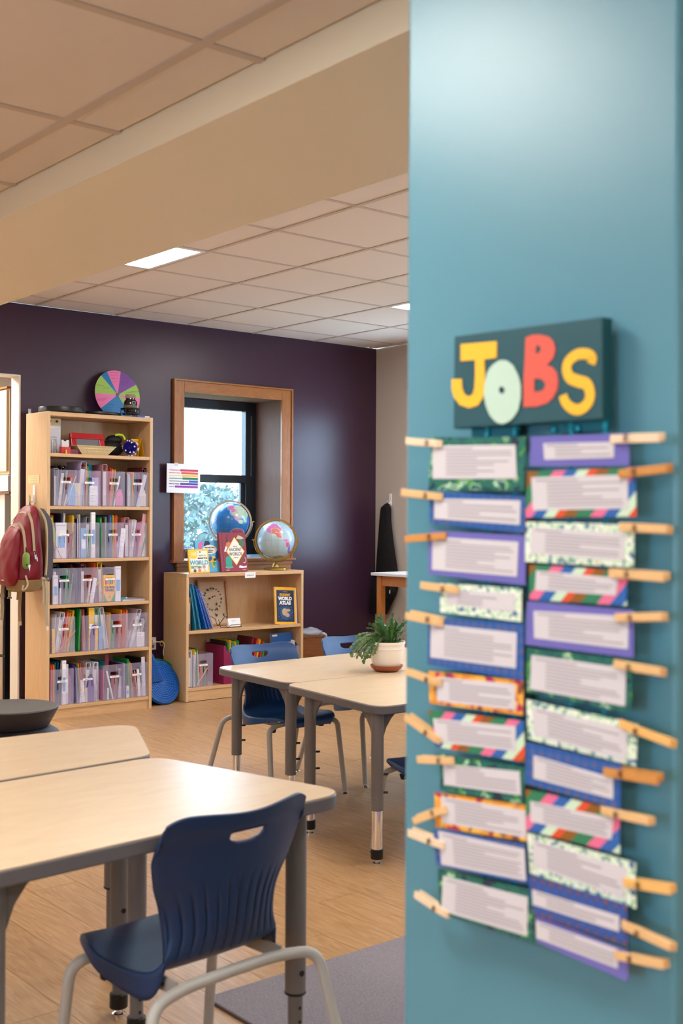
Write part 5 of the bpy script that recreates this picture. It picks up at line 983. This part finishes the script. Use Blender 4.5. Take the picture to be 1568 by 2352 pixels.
for u in range(3): b.tube([(p[0] + noise.noise(Vector(p) * 40 + Vector((u, 0, 0))) * .01, p[1] - u * .016, p[2]) for p in P], [.012, .014, .013, .006], 8)
b.build('hanging_corner', MATS['crumpled film'], t, smooth=True)
# outlet, plug and cord on the wall between the bookcases
t = root('power_outlet', 'white wall outlet box between the two bookcases', 'outlet', (4.40, YW - .03, .40)); bx('outlet_box', white_m, t, -.03, .03, 0, .03, -.045, .045, bevel=.003); bx('socket', grey_leg, t, -.012, .012, -.001, 0, .008, .028); bx('socket', grey_leg, t, -.012, .012, -.001, 0, -.03, -.01)
t = root('white_cord', 'white cord plugged into the wall outlet, tied with a yellow twist', 'cord', (4.40, YW - .032, .40)); bx('plug', white_m, t, -.012, .012, -.022, 0, .004, .03, bevel=.003); MB().tube(sample([(.0, -.02, .017), (.03, -.035, .014), (.06, -.04, .012), (.075, -.04, -.01), (.07, -.03, -.05), (.078, -.02, -.09)], 24), .0032, 8).build('cable', white_m, t, smooth=True); MB().tube([(.05 + math.cos(a) * .012, -.04, .004 + math.sin(a) * .02) for a in [k * math.pi / 8 for k in range(16)]], .0016, 6, closed=True).build('twist_tie', cmat('yellow'), t, smooth=True)
# balance discs between the bookcases
def disc(name, label, loc, rad, m, rot, group):
    t = root(name, label, 'cushion', loc, group=group, rot=rot); MB().lathe([(0, -.022), (rad * .7, -.024), (rad * .95, -.018), (rad, 0), (rad * .95, .018), (rad * .7, .026), (0, .028)], 56).build('disc_body', m, t, smooth=True)
    b = MB()
    for q in range(1, 9):
        rr = rad * (.12 + q * .095); n = int(rr * 2 * math.pi / .0125)
        for k in range(n):
            a = 2 * math.pi * k / n; zz = .028 - .002 * max(0, q - 6) ** 2; bmesh.ops.create_cone(b.bm, cap_ends=True, segments=5, radius1=.0042, radius2=.0022, depth=.010, matrix=Matrix.Translation((rr * math.cos(a), rr * math.sin(a), zz)))
    b.build('nubs', m, t)['kind'] = 'stuff'
    return t
dblue = mat('disc blue', '#0b52a2', .4); dgreen = mat('disc green', '#0e6b48', .35)
disc('balance_disc', 'round blue nubby balance disc leaning between the two bookcases', (4.318, 7.185, .152), .165, dblue, (R(66), R(0), R(10)), 'balance discs between the bookcases')
disc('balance_disc', 'green balance disc behind the blue one between the bookcases', (4.372, 7.262, .152), .165, dgreen, (R(68), R(0), R(10)), 'balance discs between the bookcases')
t = root('wedge_cushion', 'blue wedge shaped nubby cushion standing on the blue disc', 'cushion', (4.20, 7.13, .16), rot=(0, R(-4), 0)); MB().prism([(0, 0, 0), (.125, 0, 0), (.050, 0, .19), (.030, 0, .215), (.012, 0, .205)], (0, .17, 0)).build('wedge_body', dblue, t, bevel=.008)
b = MB()
for i in range(9):
    for j in range(14):
        z_ = .018 + j * .013; x_ = .012 + i * .0125
        if x_ < .115 - z_ * .42: bmesh.ops.create_cone(b.bm, cap_ends=True, segments=5, radius1=.003, radius2=.0015, depth=.006, matrix=Matrix.Translation((x_, -.002, z_)) @ Matrix.Rotation(R(90), 4, 'X'))
b.build('nubs', dblue, t)['kind'] = 'stuff'
# ------------------------------------------------------------------ right wall: tall desk, coat, hook, paper
t = root('counter_table', 'tall oak table with a white top against the right wall', 'table', (5.935, 5.90, 0)); oak = wood('orange oak', '#a8672c', '#b8763a', .4, (14, 14, 2)); oakh = wood('orange oak rail', '#a8672c', '#b8763a', .4, (14, 2, 14))
bx('tabletop', mat('white laminate top', '#cfc9c8', .35), t, 0, .62, 0, .87, .882, .905, bevel=.004); bx('apron', oak, t, .045, .06, .05, .82, .805, .882); bx('apron', oak, t, .06, .59, .80, .815, .805, .882); bx('apron', oakh, t, .06, .59, .05, .065, .805, .882)
for x in (.035, .555):
    for y in (.04, .79): b = MB(); b.prism([(x + .008, y + .008, 0), (x + .036, y + .008, 0), (x + .036, y + .036, 0), (x + .008, y + .036, 0)], (0, 0, .35)); b.box(x, x + .048, y, y + .048, .35, .882); b.build('leg', oak, t, bevel=.002)
t = root('wall_hook', 'white adhesive hook holding the black coat on the right wall', 'hook', (XR, 7.265, 1.47)); MB().prism(round_poly([(0, -.014, -.04), (0, .014, -.04), (0, .014, .06), (0, -.014, .06)], .008), (-.007, 0, 0)).build('hook_plate', hw, t); MB().tube(fillet([(-.006, 0, .0), (-.01, 0, -.025), (-.030, 0, -.025), (-.034, 0, 0)], .01), .005, 8).build('hook_arm', hw, t, smooth=True)
t = root('black_coat', 'long black coat hanging from the white hook on the right wall', 'coat', (XR - .06, 7.265, 0)); cm = mat('black wool', '#0b0a0d', .9, bump=.5, bscale=400)
secs = sample([(.02, .0, 1.448, .010, .012, 2), (.015, .005, 1.425, .030, .035, 2), (.01, .005, 1.40, .035, .05, 2.4), (.005, .005, 1.30, .035, .060, 2.4), (0, -.005, 1.15, .04, .080, 2.4), (0, -.015, .98, .045, .105, 2.6), (0, -.02, .85, .048, .125, 2.6), (0, .01, .72, .05, .15, 2.6), (0, .06, .60, .045, .12, 2.6), (0, .085, .52, .04, .10, 2.6)], 40)
loft('coat_body', secs, cm, t, 44, .010, 3); b = MB(); b.tube([(.026, 0, 1.445), (.022, 0, 1.46), (.026, .004, 1.445)], .003, 6); b.build('hanging_loop', cm, t)
t = root('black_satchel', 'black satchel with a metal clasp hanging under the tall table', 'bag', (XR - .10, 7.20, .66)); b = MB(); b.prism([(0, -.10, 0), (0, .10, .0), (0, .11, .10), (0, .09, .16), (0, -.08, .15), (0, -.12, .05)], (-.05, 0, 0)); b.build('bag_body', cm, t, bevel=.01); MB().tube([(-.055, -.10, .075), (-.055, -.10, .045)], .007, 8).build('clasp', chrome, t)
t = tag(bx('wall_paper', mat('pale wall sheet', '#c4bcc0', .6), None, XR - .0025, XR - .001, 6.97, 7.112, 1.01, 1.235), 'pale sheet of paper on the right wall, cut off by the teal column', 'paper'); bx('printed_lines', grey_ink, t, XR - .003, XR - .0025, 7.0, 7.09, 1.19, 1.195)
# ------------------------------------------------------------------ jobs chart on the teal column
XW = 1.12
sg = root('jobs_sign', 'dark teal canvas sign reading JOBS in coloured letters on the teal column', 'sign')
canvas = mat('dark teal canvas', '#154d58', .6, bump=.2, bscale=1500)
MB().prism([(1.090, y, z) for y, z in SIGN], (.0195, 0, 0)).build('board', canvas, sg, bevel=.0015)
bx('wall_cleat', black_pl, sg, 1.1095, 1.12, .90, 1.05, 1.48, 1.50)
yel = mat('sign yellow', '#f4bb2e', .55); red_l = mat('sign red', '#dd5a4c', .55); mint = mat('sign mint', '#b9d6c6', .55)
def letter(pts, m, lx=1.0893, d=.0008, holes=None):
    me = plate_mesh([(y, z) for y, z in pts], [[(y, z) for y, z in h] for h in (holes or [])], d, m)
    me.transform(Matrix.Rotation(R(90), 4, 'Z')); o = bpy.data.objects.new('letter', me); COL.objects.link(o); o.parent = sg; o.location = (lx, 0, 0); return o
letter(LJ, yel); letter(LO, mint, 1.0886, holes=[LOH]); letter(LB, red_l, holes=[LB1, LB2])
sp = sample([(a, b) for a, b in LS], 60); w = [.0052] * 61
L_, R_ = [], []
for i, p in enumerate(sp):
    q0 = sp[max(0, i - 1)]; q1 = sp[min(60, i + 1)]; d = Vector((q1[0] - q0[0], q1[1] - q0[1])).normalized(); n = Vector((-d.y, d.x)) * (.0072 - .0012 * abs(i - 30) / 30)
    L_.append((p[0] + n.x, p[1] + n.y)); R_.append((p[0] - n.x, p[1] - n.y))
b = MB()
for i in range(60): b.poly([(1.0888, *L_[i]), (1.0888, *L_[i + 1]), (1.0888, *R_[i + 1]), (1.0888, *R_[i])])
bmesh.ops.remove_doubles(b.bm, verts=b.bm.verts, dist=1e-5); b.build('letter', yel, sg)
def pat(name, cols, kind, rough=.35):
    m = bpy.data.materials.new(name); m.use_nodes = True; nt = m.node_tree; N = nt.nodes; L = nt.links; p = N['Principled BSDF']; p.inputs['Roughness'].default_value = rough
    uv = N.new('ShaderNodeUVMap'); r = N.new('ShaderNodeValToRGB'); r.color_ramp.interpolation = 'CONSTANT'; e = r.color_ramp.elements
    while len(e) < len(cols): e.new(.5)
    for i, (pos, c) in enumerate(cols): e[i].position = pos; e[i].color = rgb(c)
    if kind == 'stripes':
        sx = N.new('ShaderNodeSeparateXYZ'); a = N.new('ShaderNodeMath'); a.operation = 'MULTIPLY_ADD'; a.inputs[1].default_value = 9.5
        c2 = N.new('ShaderNodeMath'); c2.operation = 'MULTIPLY'; c2.inputs[1].default_value = -9; f = N.new('ShaderNodeMath'); f.operation = 'FRACT'
        L.new(uv.outputs[0], sx.inputs[0]); L.new(sx.outputs[1], c2.inputs[0]); L.new(sx.outputs[0], a.inputs[0]); L.new(c2.outputs[0], a.inputs[2]); L.new(a.outputs[0], f.inputs[0]); L.new(f.outputs[0], r.inputs[0])
    elif kind == 'noise':
        n = N.new('ShaderNodeTexNoise'); n.inputs['Scale'].default_value = 130; n.inputs['Detail'].default_value = 1; L.new(uv.outputs[0], n.inputs['Vector']); L.new(n.outputs['Fac'], r.inputs[0])
    elif kind == 'big':
        n = N.new('ShaderNodeTexNoise'); n.inputs['Scale'].default_value = 46; n.inputs['Detail'].default_value = 2; L.new(uv.outputs[0], n.inputs['Vector']); L.new(n.outputs['Fac'], r.inputs[0])
    elif kind == 'cells':
        n = N.new('ShaderNodeTexVoronoi'); n.inputs['Scale'].default_value = 105; L.new(uv.outputs[0], n.inputs['Vector']); s = N.new('ShaderNodeSeparateColor'); L.new(n.outputs['Color'], s.inputs[0]); L.new(s.outputs[0], r.inputs[0])
    elif kind == 'checks':
        n = N.new('ShaderNodeTexVoronoi'); n.inputs['Scale'].default_value = 75; n.inputs['Randomness'].default_value = .15; L.new(uv.outputs[0], n.inputs['Vector']); L.new(n.outputs['Distance'], r.inputs[0])
    else: r.color_ramp.elements[0].color = rgb(cols[0][1]); L.new(uv.outputs[0], r.inputs[0])
    L.new(r.outputs[0], p.inputs['Base Color']); return m
PM = {'purple': mat('lavender card', '#6d6ab8', .3),
 'stripes': pat('striped card', [(0, '#e06f97'), (.17, '#2a63ae'), (.34, '#c8e3c9'), (.50, '#d9532f'), (.62, '#8a5a24'), (.78, '#2f7d5b')], 'stripes'),
 'floral': pat('pale floral card', [(0, '#4b62a0'), (.38, '#8fc793'), (.46, '#eef2ea'), (.56, '#b3dcae'), (.62, '#e4efe2'), (.70, '#c0703a')], 'noise'),
 'bluedot': pat('blue dotted card', [(0, '#6a5a6e'), (.22, '#2c5fa8'), (.5, '#2453a0')], 'checks'),
 'plaid': pat('blue brown plaid card', [(0, '#2c57a6'), (.42, '#3c4a86'), (.58, '#7b5560')], 'checks'),
 'tropical': pat('tropical leaf card', [(0, '#1c2f45'), (.40, '#1f6b60'), (.50, '#1d5a5c'), (.57, '#4f9a4a'), (.62, '#bcd8cc'), (.65, '#1f5a55')], 'big'),
 'orange': pat('orange floral card', [(0, '#e8a13c'), (.35, '#f0b95a'), (.6, '#d98a2c'), (.75, '#b02a5a'), (.88, '#7d4a3a')], 'cells')}
def quad(pts, u, v):
    a, b, c, d = pts; return tuple((a[i] * (1 - u) + b[i] * u) * (1 - v) + (d[i] * (1 - u) + c[i] * u) * v for i in (0, 1))
ords = ['top', 'second', 'third', 'fourth', 'fifth', 'sixth', 'seventh', 'eighth', 'ninth', 'tenth', 'eleventh', 'bottom']
desc = {'purple': 'plain lavender', 'stripes': 'diagonally striped', 'floral': 'pale green floral', 'bluedot': 'blue dotted', 'plaid': 'blue and brown checked', 'tropical': 'dark green leaf patterned', 'orange': 'orange floral'}
nL = nR = 0
cr = random.Random(5)
wood_t = {'p': mat('pale clothespin', '#e8cfaf', .6, vary=.06, bscale=90), 'w': mat('warm clothespin', '#dfb680', .6, vary=.06, bscale=90), 'o': mat('orange stained clothespin', '#c88a45', .6, vary=.1, bscale=90), 'y': mat('yellow clothespin', '#e6b46a', .6, vary=.06, bscale=90)}
spring = mat('clothespin spring', '#8b6a50', .4, .7)
uvn = []
for k, (side, kind, out, inn) in enumerate(CARDS):
    if side == 'L': idx = nL; nL += 1; tot = 11
    else: idx = nR; nR += 1; tot = 12
    o_ = 'bottom' if idx == tot - 1 else ords[idx]
    t = root('job_card', '%s job card, %s in the %s column of the chart' % (desc[kind], o_, 'left' if side == 'L' else 'right'), 'card', group='job cards on the teal column')
    xb = 1.086 + .0022 * (k % 3)
    b = MB(); b.prism([(xb, y, z) for y, z in out], (.0012, 0, 0)); ob = b.build('card_back', PM[kind], t); me = ob.data
    ul = me.uv_layers.new(name='UVMap')
    for lp in me.loops:
        c = me.vertices[lp.vertex_index].co; ul.data[lp.index].uv = (-c.y + k * .37, c.z)
    MB().prism([(xb - .0007, y, z) for y, z in inn], (.0006, 0, 0)).build('printed_label', paper_m, t)
    h = abs(inn[0][1] - inn[3][1]); n = max(3, int(h / .0046)); b = MB()
    for q in range(n):
        v0 = .08 + .86 * q / n; v1 = v0 + .42 / n; u0 = .05 if q == 0 else .17; u1 = cr.choice((.35, .5)) if q == 0 else cr.choice((.55, .75, .95, .92, .96))
        P = [quad(inn, u0, v0), quad(inn, u1, v0), quad(inn, u1, v1), quad(inn, u0, v1)]; b.poly([(xb - .0009, y, z) for y, z in P])
    b.build('text_lines', grey_ink, t)
    # clothespin
    (ay, az), (by, bz), tone = PINS[k]
    a = Vector((0, ay, az)); c = Vector((0, by, bz)); L = (c - a).length; d = (c - a).normalized(); n = Vector((0, -d.z, d.y)) if d.y > 0 else Vector((0, d.z, -d.y))
    adj = {'p': 'pale', 'w': 'warm', 'o': 'orange stained', 'y': 'yellowish'}[tone]
    p = root('clothespin', '%s clothespin clipped to the %s %s card of the %s column' % (adj, o_, desc[kind].split()[-1] if kind != 'purple' else 'lavender', 'left' if side == 'L' else 'right'), 'clothespin', (xb, ay, az), group='wooden clothespins on the job cards')
    M3 = Matrix((Vector((1, 0, 0)), d, n)).transposed().to_4x4()
    tw = cr.uniform(-.12, .12)
    for s in (-1, 1):
        # profile: along (0..L), across (x); two wooden halves, one before and one behind the card edge
        g = .0016; x0 = g if s > 0 else -g
        pr = [(0, s * .0008), (L * .30, s * .0006), (L * .34, s * .001), (L, s * .0026), (L, s * .0058), (L * .92, s * .0066), (L * .45, s * .0062), (L * .32, s * .0064), (L * .1, s * .0052), (0, s * .0024)]
        q = MB().prism([(x, u, -.0048) for u, x in pr], (0, 0, .0096)).build('prong', wood_t[tone], p, bevel=.0006)
        q.matrix_local = M3 @ Matrix.Translation((0, 0, s * tw * .012))
    sb = MB()
    for q2 in range(4): sb.tube([(math.cos(w2) * .0105, L * .36 + math.sin(w2) * .0022, -.0030 + q2 * .002) for w2 in [x * math.pi / 6 for x in range(12)]], .0006, 6, closed=True)
    q = sb.build('spring', spring, p); q.matrix_local = M3
# ribbons from the sign down behind the cards
rib = mat('turquoise metallic ribbon', '#1aa0bd', .22, .3)
yL = [quad([c for c in CARDS[0][2]], u, 0)[0] for u in (.53, .82)]; yR = [quad(CARDS[11][2], u, 0)[0] for u in (.38, .72)]
zb = {0: min(p[1] for p in CARDS[10][2]), 1: min(p[1] for p in CARDS[22][2])}; zs = min(p[1] for p in SIGN)
for k, y in enumerate(yL + yR):
    b = MB(); z1 = (zb[0] if k < 2 else zb[1]) + .04
    b.box(1.1000, 1.1005, y - .0022, y + .0022, z1, zs + .01)
    r_ = b.build('ribbon', rib, None); tag(r_, ['left ribbon of the left card column', 'right ribbon of the left card column', 'left ribbon of the right card column', 'right ribbon of the right card column'][k] + ', turquoise and shiny', 'ribbon', 'turquoise ribbons under the sign')
for k, (u0, u1, C) in enumerate(((.35, .85, CARDS[0][2]), (.15, .75, CARDS[11][2]))):
    y0 = quad(C, u0, 0)[0]; y1 = quad(C, u1, 0)[0]
    t = tag(MB().box(1.1020, 1.1027, min(y0, y1), max(y0, y1), zs - .012, zs + .015).build('ribbon_band', mat('dark turquoise band', '#156f86', .3, .3)), 'shimmering turquoise band between the sign and the %s cards' % ('left' if k == 0 else 'right'), 'ribbon')
    for u in ((.53, .82) if k == 0 else (.2, .45, .72)):
        y = quad(C, u, 0)[0]; MB().ball((1.099, y, zs - .008), .0032, 10, (.5, 1, 1.3)).build('knot', rib, t, smooth=True)
